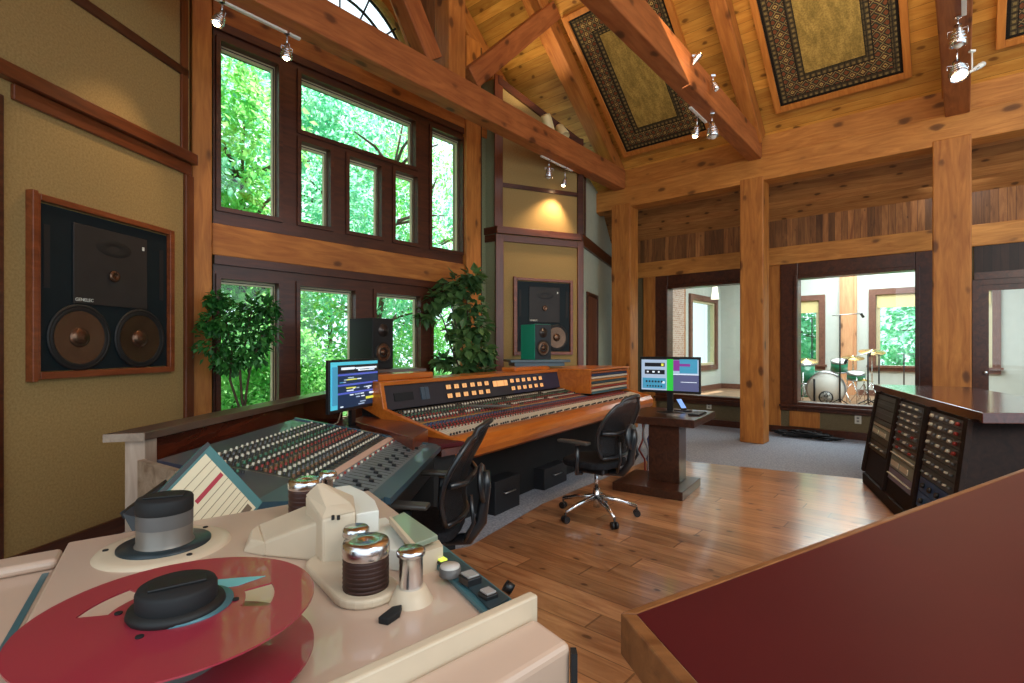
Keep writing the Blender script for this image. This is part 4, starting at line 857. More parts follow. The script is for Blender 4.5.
office_chair((.745,4.58,.014),R(139),'black mesh office chair with chrome base facing the honey-wood console')
office_chair((-.50,2.93,.014),math.atan2(.13,-.99),'black mesh office chair seen edge-on, beside the left console with small knobs')
# ================================================================ PEDESTAL DESK
pd=thing('pedestal_desk','small dark wooden desk on a square pedestal beside the right-hand office chair','desk',(1.60,5.45,0),BR_)
PM=(Matrix.Translation(pd.location)@Matrix.Rotation(pd.rotation_euler.z,4,'Z')).inverted()
f0_=PM@Vector((1.81,5.17,0))
pw=wood('dark_pedestal_wood',(48,26,18),(86,50,34),'x',rough=.3,coat=.4)
build(MB().box(f0_.x,f0_.x+.90,f0_.y,f0_.y+.80,.69,.77),'desk_top',pw,pd,bevel=.006)
b0=PM@Vector((1.64,5.0,0)); build(MB().box(b0.x,b0.x+.68,b0.y,b0.y+.72,0.014,.10),'base_slab',pw,pd,bevel=.006)
c0=(PM@G(672,484,.10)); build(MB().box(c0.x+.04,c0.x+.30,c0.y-.06,c0.y+.26,.10,.69),'pedestal',pw,pd,bevel=.006)
ph=thing('telephone','small grey phone with a lit display on the corner of the pedestal desk','phone',G(683,411,.77),R(30))
build(MB().ext([(-.06,-.08,.0),(.06,-.08,.0),(.06,-.08,.012),(-.06,-.08,.012)],(0,.16,0)),'phone_base',black,ph)
k=MB(); k.box(-.045,.045,-.006,.006,0,.15); k.xf(Matrix.Translation((0,-.02,.015))@Matrix.Rotation(R(-38),4,'X')); hs=build(k,'handset',black,ph,bevel=.003)
k=MB(); k.box(-.038,.038,-.008,-.006,.02,.14); k.xf(Matrix.Translation((0,-.02,.015))@Matrix.Rotation(R(-38),4,'X')); build(k,'display',screenmat('phone_display',(120,160,220),.8),ph)
kbd=thing('keyboard','flat dark keyboard tray on the right of the pedestal desk top','keyboard',G(694,415.5,.77),BR_)
build(MB().box(-.02,.30,-.06,.06,0,.015),'tray',blackm,kbd,bevel=.003); k=MB()
for i in range(12):
    for j in range(4): k.box(-.008+i*.025,.012+i*.025,-.05+j*.025,-.03+j*.025,.015,.02)
build(k,'keys',kg,kbd)
r2=random.Random(5)
for k_,(px,py,c) in enumerate(((642,430,(170,60,50)),(646,436,(200,200,205)),(650,440,(60,80,140)),(654,432,(180,180,170)),(661,438,(40,40,44)))):
    p=P(px,py,6.2); pts=[Vector((p.x,p.y,.75))]
    for i in range(1,7): pts.append(Vector((p.x+r2.uniform(-.04,.04),p.y+r2.uniform(-.04,.04),.75-.118*i)))
    pts.append(Vector((p.x+r2.uniform(.05,.25),p.y+r2.uniform(-.2,.1),.025)))
    pts[-2].z=.03; build(MB().tube(pts,.012,6),'cable',plain('cable_%d'%k_,c,.5),raw=True,label=('dark red','pale grey','blue','cream','black')[k_]+' cable hanging in the bundle behind the pedestal desk',cat='cable',group='cables hanging behind the pedestal desk')
# ================================================================ GEAR RACK
gr=thing('gear_rack','low dark wooden rack desk with three bays of audio gear near the drum room windows','gear rack',(3.87,5.82,0),math.atan2(-.92,-.39))
GI=(Matrix.Translation(gr.location)@Matrix.Rotation(gr.rotation_euler.z,4,'Z')).inverted()
def gl(p): return tuple((GI@Vector((p[0],p[1],0)))[:2])
darkw=wood('rack_dark_wood',(24,13,10),(44,26,19),'x',rough=.6,spec=.15)
toprack=[(4.38,6.30),(5.15,5.85),(4.65,4.7),(4.35,3.50),(3.22,3.56)]
build(MB().prism([gl(p) for p in toprack],.975,1.05),'rack_top',wood('rack_top_gloss',(62,28,26),(96,46,38),'x',rough=.15,coat=.6,bump=.02),gr,bevel=.006)
A0=Vector(gl((3.95,5.80))); A1=Vector(gl((4.42,6.1))); B1=Vector(gl((3.30,3.66)))
# the lower front line and the upper front line of the sloping face
lo0=Vector((.0,.06)); lo1=Vector((2.95,.06)); 
g_=lambda p:Vector(gl(p)); hi0=g_((4.28,6.05)); hi1=g_((3.29,3.72)); lo0=g_((3.93,5.79)); lo1=lo0+(hi1-hi0)*1.0+Vector((.0,0)); 
def fpt(s,v,o=0):   # s 0..1 along, v 0..1 up the sloping face, o outwards
    a=lo0.lerp(lo1,s); b_=hi0.lerp(hi1,s); p=a.lerp(b_,v); n=Vector((0,-1)) if False else Vector((-(hi1-hi0).y,(hi1-hi0).x)).normalized()
    if n.dot(lo0-hi0)<0: n=-n
    return Vector((p.x+n.x*o,p.y+n.y*o,.12+.855*v+o*.3))
def fbox(mb,s0,s1,v0,v1,o0,o1): mb.hexa([fpt(s0,v0,o0),fpt(s1,v0,o0),fpt(s1,v1,o0),fpt(s0,v1,o0)],[fpt(s0,v0,o1),fpt(s1,v0,o1),fpt(s1,v1,o1),fpt(s0,v1,o1)]); return mb
m=MB(); bk0=g_((5.0,5.80)); bk1=g_((4.2,3.56))
m.hexa([(lo0.x,lo0.y,.12),(lo1.x,lo1.y,.12),(bk1.x,bk1.y,.12),(bk0.x,bk0.y,.12)],[(hi0.x,hi0.y,.975),(hi1.x,hi1.y,.975),(bk1.x,bk1.y,.975),(bk0.x,bk0.y,.975)]); build(m,'cabinet',darkw,gr)
n_=(lo0-hi0).normalized()*.07
m=MB().prism([tuple(lo0+n_),tuple(lo1+n_),tuple(bk1),tuple(bk0)],0.0,.12); build(m,'plinth',darkw,gr,bevel=.006)
for s in (-.01,.318,.655,.985): build(fbox(MB(),s,s+.03,0,1,0,.035),'upright',darkw,gr,bevel=.004)
gearc=dict(k=plain('rack_black',(30,34,36),.3),g=plain('rack_grey_green',(128,140,130),.35),w=plain('rack_cream',(176,166,146),.4),s=plain('rack_silver',(110,114,120),.35,.5),b=plain('rack_blue',(26,70,124),.3),d=plain('rack_dark',(56,60,64),.35,.3),p=plain('rack_plum',(120,112,140),.4))
bays=[[('k',.06,'v'),('d',.10,'v'),('k',.13,'v'),('d',.06,''),('w',.04,''),('g',.10,'s'),('k',.07,''),('k',.12,'k'),],
      [('d',.07,'k'),('d',.07,'k'),('d',.07,'k'),('k',.07,'k'),('k',.08,'r'),('k',.08,'r'),('k',.08,'r'),('g',.07,'l'),('g',.12,'s'),('p',.12,'l')],
      [('k',.08,'K'),('k',.08,'K'),('k',.08,'K'),('k',.08,'K'),('k',.08,'k'),('d',.10,'k'),('d',.10,'k'),('b',.13,'B'),('b',.13,'B')]]
for bi,bay in enumerate(bays):
    s0=.03+.335*bi; s1=s0+.28; v=.975
    for c,h,kd in bay:
        u=build(fbox(MB(),s0,s1,v-h+.006,v,0,.02),'gear_unit',gearc[c],gr)
        nn={'k':7,'K':6,'r':7,'B':4,'v':0,'s':2,'l':14,'':0}[kd]
        if nn:
            m=MB()
            for i in range(nn):
                s=s0+(s1-s0)*(i+.7)/(nn+.6); p=fpt(s,1,0); q=fpt(s,v-h/2,.02); o=fpt(s,v-h/2,.042)
                r_={'k':.010,'K':.015,'r':.013,'B':.022,'s':.0,'l':.006}[kd]
                if kd=='s': fbox(m,s-.06,s+.03,v-h*.75,v-h*.3,.02,.026)
                else: build(MB().cyl(q,o,r_,r_*.85,10),'control_knob',kr if (kd=='r' and i%4==1) or (kd=='K' and i==5) else kg if kd in 'Kr' and (i+bi)%2 else kw if kd in 'Krl' or (kd=='k' and i%2) else kg if kd!='B' else kb,u) if kd!='l' else m.cyl(q,o,r_,r_*.85,8)
            if kd in 'sl': build(m,'button_row' if kd!='s' else 'meter_windows',[kw,kr],u,kind='stuff')
        if kd=='v': build(fbox(MB(),s0+.02,s1-.02,v-h*.45,v-h*.4,.02,.024),'vent_line',gearc['s'],u)
        v-=h
    if v>.02: build(fbox(MB(),s0,s1,.0,v,0,.015),'blank_panel',darkw,gr)
# ================================================================ RED-TOPPED TABLE
T0=Vector((.204,.981)); TF=Vector((1.912,1.168)).normalized(); TN=Vector((.046,-.207)).normalized()
tt=thing('table','large oxblood red laminate table with wooden edging, closest to the camera','table',(T0.x+.9,T0.y-.2,0),0)
def tl(p): return (p[0]-T0.x-.9,p[1]-T0.y+.2)
pA=T0; pB=T0+TF*3.3; pC=T0+TN*1.15; pD=pB+Vector((.9,-3.2))
e=.028
edgew=wood('table_edge_oak',(104,62,34),(158,104,62),'x',rough=.35,coat=.3)
pAi=T0+(TF*.03+TN*.022); pBi=pB+TN*.02; pCi=pC+TF*.03
build(MB().prism([tl(p) for p in (pAi,pBi,pD,pCi)],.93,.999),'table_top',redtop,tt)
build(MB().prism([tl(p) for p in (pA,pB,pBi,pAi)],.92,1.0),'wood_edging',edgew,tt,bevel=.004); build(MB().prism([tl(p) for p in (pA,pAi,pCi,pC)],.92,1.0),'wood_edging',edgew,tt,bevel=.004)
ins=lambda p,a,b_:p+TF*a+TN*b_
build(MB().prism([tl(p) for p in (ins(pA,.12,.07),ins(pB,-.1,.12),pD+Vector((-.1,.1)),ins(pC,.12,-.05))],0.014,.92),'cabinet_base',darkw,tt)
# ================================================================ POTTED PLANTS
leafd=leafmat('ficus_leaf',(24,84,36),(66,136,56),.3); leafp=leafmat('vine_leaf',(40,84,52),(104,138,74),.3); pot=plain('clay_pot',(110,66,44),.7,var=.1); stemm=plain('brown_stem',(74,56,40),.8,var=.2); soil=plain('soil',(40,30,24),.95)
def potted(name,loc,label,lf,stems,blobs,n,L,W,seed,pr=.17,ph_=.32):
    r=random.Random(seed); t=thing(name,label,'plant',loc,0)
    p=build(MB().lathe([(0,0),(pr*.75,0),(pr,ph_),(pr*1.07,ph_),(pr*1.07,ph_-.04)],(0,0,0),(0,0,1),28),'pot',pot,t); build(MB().lathe([(pr*.97,ph_-.03),(0,ph_-.02)],(0,0,0),(0,0,1),24),'soil',soil,p)
    for s_ in stems: build(MB().tube(s_,[.016-.008*i/(len(s_)-1) for i in range(len(s_))],7),'stem',stemm,t)
    m=MB()
    for i in range(n):
        c,rr,sq=blobs[r.randrange(len(blobs))]; d=Vector((r.gauss(0,1),r.gauss(0,1),r.gauss(0,.8))).normalized(); pp=Vector(c)+Vector((d.x*rr,d.y*rr,d.z*rr*sq))*r.uniform(.35,1)
        m.leaf(pp,d+Vector((r.uniform(-.6,.6),r.uniform(-.6,.6),r.uniform(-1.2,.1))),Vector((r.uniform(-.5,.5),r.uniform(-.5,.5),1)),L*r.uniform(.7,1.3),W*r.uniform(.8,1.2))
    build(m,'foliage',lf,t,kind='stuff'); return t
F0=P(243,347,5.0); F0=Vector((F0.x,F0.y,0))
def fp(px,py,dy=0): q=P(px,py,5.0)-F0; return (q.x,q.y+dy,q.z)
potted('potted_ficus',F0,'leafy green potted tree in front of the lowest left window pane',leafd,
 [[(0,0,.3),(.03,0,.7),fp(240,410),fp(230,380),fp(232,350),fp(226,320)],[(.03,.02,.3),(.05,0,.7),fp(242,400),fp(240,370),fp(246,340),fp(252,310)],[(-.02,0,.3),(0,.02,.8),fp(246,395),fp(250,370),fp(262,335)]],
 [(fp(226,318),.22,.9),(fp(248,312,.05),.22,.8),(fp(262,330),.19,1),(fp(240,335,.1),.25,1),(fp(220,345,-.05),.20,1),(fp(250,350),.18,1),(fp(228,362),.13,.9),(fp(212,322),.14,.8),(fp(268,308),.12,.6),(fp(218,300),.1,.7)],1500,.07,.046,21)
V0=P(470,347,7.3); V0=Vector((V0.x,V0.y,0))
def vp(px,py,dy=0): q=P(px,py,7.3)-V0; return (q.x,q.y+dy,q.z)
potted('potted_vine',V0,'tall climbing plant with broad leaves in the corner by the last low window',leafp,
 [[(0,0,.3),(0,0,.9),vp(472,360),vp(468,320),vp(466,290)],[(0,.02,.3),vp(464,380),vp(452,350),vp(444,322),vp(436,305)],[(0,-.02,.3),vp(470,370),vp(458,335),vp(450,300)]],
 [(vp(462,283),.22,.5),(vp(448,292),.2,.6),(vp(434,300),.14,.9),(vp(466,305),.26,.9),(vp(476,325),.22,1),(vp(468,345),.24,1),(vp(480,352),.18,1),(vp(426,315),.09,.8),(vp(462,366),.2,.8),(vp(478,372),.2,.8),(vp(456,330),.1,.8),(vp(444,360),.08,.6),(vp(472,276),.16,.4)],900,.15,.12,22,pr=.2,ph_=.4)
# ================================================================ TAPE MACHINE
cream=plain('cream_enamel',(196,168,148),.35,var=.05,coat=.3,vs=3); cream2=plain('cream_plastic',(206,186,160),.4,var=.05); tealm=plain('teal_anodised',(70,112,122),.35,.3); brownr=plain('brown_rubber_roller',(60,34,28),.5,var=.1); greyb=plain('hub_grey',(92,88,86),.4,var=.05); silver=plain('hub_silver',(128,120,112),.4,.4)
redfl=plain('red_reel_enamel',(150,42,58),.35,var=.06,vs=3,coat=.35); seam=plain('dark_seam',(90,80,70),.6)
DZ=1.02
tm=thing('tape_machine','cream reel-to-reel tape machine with chrome rollers, nearest the camera','tape machine',(-.5,1.05,0),0)
def q2(p): return (p[0]+.5,p[1]-1.05)
def q3(p,z=None): return (p[0]+.5,p[1]-1.05,p[2] if z is None else z)
BLp,BRp,FRp,FLp=Vector((-1.093,1.28)),Vector((-.48,1.745)),Vector((.0238,.953)),Vector((-.538,.4306))
build(MB().prism([q2(p) for p in (BLp,BRp,FRp,FLp)],.25,DZ-.03),'chassis',cream,tm)
build(MB().prism([q2(p) for p in (BLp,BRp,FRp,FLp)],DZ-.03,DZ),'deck_plate',cream,tm,bevel=.005)
for i,(p,s) in enumerate(((BLp,(.1,-.02)),(BRp,(0,-.12)),(FRp,(-.12,0)),(FLp,(.02,.12)))):
    build(MB().box(p.x+s[0]-.04+.5,p.x+s[0]+.04+.5,p.y+s[1]-.04-1.05,p.y+s[1]+.04-1.05,.014,.25),'leg',blackm,tm)
on=Vector((.681,-.732)); al=(FLp-FRp).normalized()
a0=FRp-al*.012; b0_=FLp+al*.1
build(MB().prism([q2(p) for p in (a0,b0_,b0_+on*.022,a0+on*.022)],.8,DZ+.03),'end_lip',cream2,tm,bevel=.004)
c1=a0+on*.022; c2=b0_+on*.022
build(MB().prism([q2(p) for p in (c1+al*.01,c2,c2+on*.10,c1+on*.085+al*.005)],[.3,.3,.3,.3],[DZ-.005,DZ-.005,DZ-.02,DZ-.02]),'end_cheek',cream,tm,bevel=.012,seg=3)
lp=(BLp-BRp).normalized(); fl=(FLp-BLp).normalized()
build(MB().prism([q2(p) for p in (BLp+lp*.008,BLp+lp*.008+fl*.9,BLp+lp*.36+fl*.9,BLp+lp*.36)],.4,DZ-.035),'side_cover',cream,tm,bevel=.01)
build(MB().prism([q2(p) for p in (BLp+lp*.008+fl*.0,BLp+lp*.008+fl*.085,BLp+lp*.17+fl*.085,BLp+lp*.17)],DZ-.035,DZ-.01),'side_cover_roll',cream,tm,bevel=.012,seg=3)
build(MB().prism([q2(p) for p in (BLp+fl*.1+lp*.02,BLp+fl*.9+lp*.02,BLp+fl*.9+lp*.032,BLp+fl*.1+lp*.032)],DZ-.036,DZ-.033),'seam_strip',tealm,tm)
# supply turntable
sc_=(-.832,1.247); 
tb=build(MB().lathe([(.14,0),(.135,.006),(.12,.008),(0,.008)],q3((*sc_,DZ)),(0,0,1),48),'turntable_plate',cream2,tm)
build(MB().lathe([(.096,.008),(.096,.013),(.06,.013)],q3((*sc_,DZ)),(0,0,1),48),'turntable_ring',plain('petrol_ring',(30,44,50),.35),tb)
build(MB().lathe([(.062,.013),(.058,.02),(.058,.06)],q3((*sc_,DZ)),(0,0,1),40),'hub_base',silver,tb)
build(MB().lathe([(.0585,.055),(.0585,.088)],q3((*sc_,DZ)),(0,0,1),40),'hub_band',greyb,tb)
def hubcap(parent,c,r,z0,h,rot):
    cp=build(MB().lathe([(r,z0),(r*1.02,z0+.003),(r*1.02,z0+h-.005),(r*.97,z0+h),(0,z0+h)],c,(0,0,1),40),'hub_cap',blackm,parent)
    m=MB().box(-r*.72,r*.72,-r*.30,r*.30,0,.004); m.xf(Matrix.Translation((c[0],c[1],c[2]+z0+h))@Matrix.Rotation(rot,4,'Z')); build(m,'finger_grip',rubber,cp,bevel=.0015)
hubcap(tb,q3((*sc_,DZ)),.058,.088,.034,R(20))
for k in (0,2.2,4.1): build(MB().cyl(q3((sc_[0]+.118*math.cos(k+3.5),sc_[1]+.118*math.sin(k+3.5),DZ+.006)),q3((sc_[0]+.118*math.cos(k+3.5),sc_[1]+.118*math.sin(k+3.5),DZ+.010)),.006),'plate_screw',blackm,tb)
# head block, covers, rollers
def X(px,d,z): return ((px-512)/FPX*d,d,z)
hb=build(MB().hexa([q3(X(264,1.19,DZ)),q3(X(320,1.16,DZ)),q3(X(306,1.28,DZ)),q3(X(255,1.31,DZ))],[q3(X(264,1.19,1.054)),q3(X(320,1.16,1.112)),q3(X(306,1.28,1.112)),q3(X(259,1.30,1.058))]),'head_cover',cream2,tm,bevel=.006)
build(MB().hexa([q3(X(243,1.215,DZ)),q3(X(265,1.189,DZ)),q3(X(259,1.30,DZ)),q3(X(246,1.27,DZ))],[q3(X(250,1.215,1.05)),q3(X(265,1.189,1.054)),q3(X(259,1.30,1.058)),q3(X(252,1.27,1.055))]),'cover_nose',cream2,tm,bevel=.004)
build(MB().hexa([q3(X(322,1.115,DZ)),q3(X(353,1.13,DZ)),q3(X(352,1.24,DZ)),q3(X(306,1.23,DZ))],[q3(X(322,1.13,1.125)),q3(X(356,1.14,1.14)),q3(X(354,1.24,1.145)),q3(X(305,1.23,1.15))]),'head_housing',cream2,tm,bevel=.006)
build(MB().hexa([q3(X(322,1.13,1.125)),q3(X(356,1.14,1.14)),q3(X(354,1.24,1.145)),q3(X(305,1.23,1.15))],[q3(X(327,1.16,1.145)),q3(X(350,1.17,1.15)),q3(X(322,1.23,1.18)),q3(X(317,1.22,1.18))]),'housing_roof',cream2,tm,bevel=.003)
for px in (333,338.5): build(MB().cyl(q3(X(px,1.122,1.128)),q3(X(px,1.128,1.134)),.0035,n=10),'housing_hole',blackm,tm)
def plate(name,pts,H,th,mat,**k): build(MB().prism([q2(G(x,y,H)) for x,y in pts],H-th,H),name,mat,tm,**k)
plate('head_shield',[(334,487),(350,485),(364,491),(375,500),(379,510),(356,514),(348,503)],1.12,.05,white,bevel=.003)
plate('shield_base',[(338,496),(352,491),(366,498),(378,511),(377,516),(352,520)],1.07,.05,cream2)
plate('guide_cover',[(368,520),(386,517),(396,526),(404,541),(408,552),(388,549),(372,530)],1.065,.045,white,bevel=.003)
plate('meter_tray',[(390,518),(404,511.5),(438,535),(414,544)],1.09,.012,plain('sage_tray',(136,144,122),.3,coat=.4),bevel=.002)
plate('tray_block',[(404,532),(439,540),(443,546),(412,556)],1.068,.048,cream2)
plate('tray_rim',[(389,517),(391,516),(416,544),(412,545)],1.094,.014,cream2)
def roller(px,d,r,z0,z1,zc,name='tape_roller'):
    c=X(px,d,0); t=build(MB().lathe([(0,z0),(r,z0),(r,z1)],q3(c,0),(0,0,1),36),name,brownr,tm)
    rib=MB()
    for k in range(7): zz=z0+(z1-z0)*(k+.5)/7; rib.lathe([(r,zz-.002),(r*1.02,zz),(r,zz+.002)],q3(c,0),(0,0,1),32)
    build(rib,'roller_grooves',brownr,t); build(MB().lathe([(r*1.0,z1),(r*1.05,z1+.004),(r*1.05,zc-.008),(r*.98,zc),(r*.15,zc),(r*.12,zc-.006),(0,zc-.006)],q3(c,0),(0,0,1),36),'chrome_cap',chrome,t)
pth=[X(366,1.006,0),X(330,1.13,0)]; m=MB(); e1=Vector(pth[0]);e2=Vector(pth[1]); dd=(e2-e1).normalized(); nn_=Vector((-dd.y,dd.x,0)); pl=[]
for i in range(13): a=math.pi*i/12; pl.append(e1+(nn_*math.cos(a)-dd*math.sin(a))*.062)
for i in range(13): a=math.pi*i/12; pl.append(e2+(-nn_*math.cos(a)+dd*math.sin(a))*.05)
build(MB().prism([q2(p) for p in pl],DZ,DZ+.018),'roller_base',cream2,tm,bevel=.006,seg=3)
roller(366,1.006,.043,DZ+.018,1.098,1.127); roller(305,1.46,.043,DZ,1.105,1.129)
for px,d,r,zc in ((356,1.10,.022,1.12),(328,1.50,.020,1.14)):
    c=X(px,d,0); build(MB().lathe([(r*.7,DZ+.0),(r*.7,zc-.02),(r*1.25,zc-.018),(r*1.25,zc-.004),(r*1.1,zc),(0,zc)],q3(c,0),(0,0,1),28),'chrome_guide_post',chrome,tm)
c=X(411,.986,0); bs=build(MB().lathe([(.042,DZ),(.038,DZ+.006),(.028,DZ+.026),(0,DZ+.026)],q3(c,0),(0,0,1),32),'capstan_base',cream2,tm)
build(MB().lathe([(.022,DZ+.026),(.0225,1.105),(.027,1.107),(.027,1.115),(.022,1.119),(0,1.119)],q3(c,0),(0,0,1),32),'capstan_post',chrome,tm)
plate('pinch_lever',[(378,617),(392,606),(402,604),(400,611),(388,619)],DZ+.012,.012,blackm,bevel=.002)
# transport controls
cs_=[G(424,543,DZ+.012),G(446,548,DZ+.012),G(520,603.5,DZ+.012),G(486,614,DZ+.012)]
cst=build(MB().prism([q2(p) for p in (G(408,536,1.032),G(434,537,1.032),G(517,602,1.032),G(486,613,1.032))],DZ,1.032),'control_strip',tealm,tm,bevel=.003)
build(MB().prism([q2(p) for p in (G(436,553,1.036),G(450,552,1.036),G(509,598,1.036),G(490,609,1.036))],1.032,1.036),'control_inlay',plain('petrol_panel',(40,56,62),.4),cst)
def btn(px,py,w,h,mat,cap,rnd_=False):
    p=G(px,py,1.036+h); 
    if rnd_: o=build(MB().lathe([(w,1.034),(w,1.036+h),(0,1.036+h)],q3(p,0),(0,0,1),28),'control_knob',mat,cst); build(MB().lathe([(w*.9,1.036+h),(w*.9,1.04+h),(0,1.04+h)],q3(p,0),(0,0,1),28),'knob_cap',cap,o)
    else:
        m=MB().box(-w,w,-w*.9,w*.9,1.034,1.036+h); m.xf(Matrix.Translation(q3(p,0))@Matrix.Rotation(R(-52),4,'Z')); o=build(m,'control_button',mat,cst,bevel=.002)
        m=MB().box(-w*.8,w*.8,-w*.7,w*.7,1.036+h,1.04+h); m.xf(Matrix.Translation(q3(p,0))@Matrix.Rotation(R(-52),4,'Z')); build(m,'button_cap',cap,o,bevel=.001)
gbt=plain('grey_button',(150,144,140),.4)
btn(442,560,.012,.004,black,plain('yellow_green_light',(200,214,80),.4,emit=.9)); btn(450,567,.022,.014,greyb,plain('button_white',(200,192,184),.4),True); btn(470,575,.018,.014,black,gbt); btn(488,592,.015,.008,black,gbt)
build(MB().cyl(q3(G(505,585,1.0)),q3(G(512,590,.99)),.012),'side_knob',black,tm)
build(MB().box(FRp.x+.5+.075,FRp.x+.5+.085,FRp.y-1.05-.09,FRp.y-1.05-.07,.9,DZ-.03),'latch',blackm,tm)
# reel on the machine
rl=thing('tape_reel','empty red metal tape reel with a black hub lying on the tape machine','tape reel',(-.484,.752,1.040),0)
def flange(z,name,wins_):
    m=MB(); bands=[0.0,.088,.128,.185]; n=90
    for i in range(n):
        A=2*math.pi*i/n; B=2*math.pi*(i+1)/n; mid=(A+B)/2
        for k in range(3):
            hole=k==1 and any(abs((mid-w0+math.pi)%(2*math.pi)-math.pi)<hw for w0,hw in wins_)
            if hole: continue
            r0,r1=max(bands[k],.001),bands[k+1]
            f=lambda r,t,zz:(r*math.cos(t),r*math.sin(t),zz)
            m.hexa([f(r0,A,z),f(r1,A,z),f(r1,B,z),f(r0,B,z)],[f(r0,A,z+.0025),f(r1,A,z+.0025),f(r1,B,z+.0025),f(r0,B,z+.0025)])
    bmesh.ops.remove_doubles(m.bm,verts=m.bm.verts,dist=1e-5); return build(m,name,redfl,rl)
flange(0,'lower_flange',[(R(100),R(17)),(R(245),R(17))]); flange(.0795,'upper_flange',[(R(170),R(20)),(R(22),R(18))])
build(MB().lathe([(.057,.0025),(.057,.0795)],(0,0,0),(0,0,1),40),'hub',greyb,rl)
build(MB().lathe([(.064,.082),(.064,.085),(.02,.085)],(.006,.006,0),(0,0,1),40),'hub_washer',tealm,rl)
build(MB().lathe([(.06,.082),(.062,.086),(.06,.092),(.045,.094)],(0,0,0),(0,0,1),40),'hub_flange',rubber,rl)
hubcap(rl,(0,0,0),.050,.090,.028,R(35))
for k in (3.35,4.7,.35): build(MB().cyl((.075*math.cos(k),.075*math.sin(k),.082),(.075*math.cos(k),.075*math.sin(k),.084),.005,n=10),'flange_screw',blackm,rl)
stk=build(MB().prism([(-.005,.07),(.025,.062),(.05,.07),(.078,.105),(.045,.10),(.008,.092)],.0822,.083),'sticker',plain('teal_sticker',(110,176,180),.4),rl)
# ================================================================ TAPE BOXES
tealb=plain('teal_box_card',(60,112,112),.5,var=.08); labelc=plain('cream_label',(222,206,172),.6,var=.03); redb=plain('red_label_bar',(170,40,56),.6); lined=plain('label_line',(110,90,70),.7)
Tt=P(207.5,442,1.75); Rt=P(263,502,1.80); Lf=P(146,505,1.56)
E1=Rt-Tt; E2=Lf-Tt; nrm=E1.cross(E2).normalized()
if nrm.y>0: nrm=-nrm
def tbox(off,label,lab,th=.032,s=1.0):
    M=Matrix((E2.normalized(),nrm.cross(E2.normalized()),nrm)).transposed().to_4x4()
    t=thing('tape_box',label,'tape box',Tt-nrm*off,0,'teal tape boxes leaning behind the tape machine'); O=Vector((0,0,0))
    build(MB().ext([O,E1*s,(E1+E2)*s,E2*s],-nrm*th),'box_body',tealb,t,bevel=.002)
    ed=MB()
    if lab:
        f=lambda a,b_,h=.0:E1*a+E2*b_+nrm*h
        def pn(a0,a1,b0,b1,h,mat,name,mb=None):
            m=mb or MB(); m.hexa([f(a0,b0),f(a1,b0),f(a1,b1),f(a0,b1)],[f(a0,b0,h),f(a1,b0,h),f(a1,b1,h),f(a0,b1,h)])
            if mb is None: return build(m,name,mat,t)
        l=pn(.08,.97,.12,.95,.0012,labelc,'label_sheet')
        m=MB(); 
        for a in (.18,.27,.47,.55,.63,.70,.77,.83): pn(a,a+.006,.12,.93,.0018,None,None,m)
        build(m,'label_lines',lined,t); pn(.36,.41,.14,.6,.0022,redb,'red_bar'); pn(.86,.94,.16,.34,.0022,lined,'label_stamp')
        pn(0,.05,0,1,.002,black,'box_edge')
    return t
tbox(0,'teal tape box with a cream lined label and a red bar',True)
tbox(.034,'plain teal tape box behind the one with the cream label',False)
bn=thing('ring_binder','black binder leaning beside the teal tape boxes','binder',P(140,520,1.58))
o=bn.location; build(MB().ext([P(122,514,1.56)-o,P(163,484,1.66)-o,P(190,530,1.6)-o,P(150,565,1.52)-o],Vector((-.01,.03,.01))),'cover',black,bn,bevel=.003)
build(MB().ext([P(119.5,513,1.58)-o,P(161,483,1.68)-o,P(166,487,1.67)-o,P(123,519,1.57)-o],Vector((0,.02,0))),'spine',blackm,bn)
# ================================================================ DRUM KIT AND STANDS BEHIND THE GLASS
shell=plain('green_drum_shell',(40,130,96),.3,coat=.5); headw=plain('drum_head',(214,214,206),.5,var=.03); brass=plain('cymbal_bronze',(190,160,96),.25,.9); drumfl=.3
def at_room(px,d): return Vector(((px-512)/FPX*d,d,0))
fwd=math.atan2(-at_room(830,11).y,-at_room(830,11).x)
def drum(name,label,c,r,h,axis,legs=True,hm=headw,group='drum kit'):
    t=thing(name,label,'drum',c,0,group); ax=Vector(axis).normalized()
    build(MB().lathe([(0,0),(r,0),(r,h),(0,h)],(0,0,0),ax,32),'shell',shell,t)
    build(MB().lathe([(r*.96,h+.001),(r*.96,h+.006),(0,h+.008)],(0,0,0),ax,32),'drum_head',hm,t)
    build(MB().lathe([(r*1.03,h-.03),(r*1.04,h+.012),(r*.96,h+.012)],(0,0,0),ax,32).lathe([(r*1.03,.0),(r*1.04,.03),(r*.96,.03)],(0,0,0),ax,32),'hoop',steel,t)
    if legs:
        for k in range(3):
            a=2.1*k; build(MB().cyl((r*1.05*math.cos(a),r*1.05*math.sin(a),h*.6),(r*1.1*math.cos(a),r*1.1*math.sin(a),-(c.z-drumfl-.0)),.008,n=8),'leg',chrome,t)
    return t
c=at_room(824,10.9); c.z=drumfl+.35; f_=Vector((-.45,-.9,0)).normalized()
bd=drum('bass_drum','big bass drum with a white head behind the studio window',c,.34,.42,f_,legs=False)
def disc(name,off,r,mat):
    u_=Vector((-f_.y,f_.x,0)); p=f_*.432+u_*off[0]+Vector((0,0,off[1])); build(MB().lathe([(r,0),(r,.004),(0,.004)],p,f_,24),name,mat,bd)
disc('port_ring',(-.0,-.17),.13,black); disc('port_head',(-.0,-.17),.105,headw); disc('logo_mark',(0,-.14),.04,black)
build(MB().tube([f_*.44+Vector((-.2,.06,-.25)),f_*.44+Vector((-.2,.06,.2))],.02,8),'damper_strip',blackm,bd)
for s in (-1,1): build(MB().cyl(f_*.3+Vector((-f_.y,f_.x,0))*.33*s,f_*.42+Vector((-f_.y,f_.x,0))*.46*s+Vector((0,0,-.35)),.01,n=8),'spur',chrome,bd)
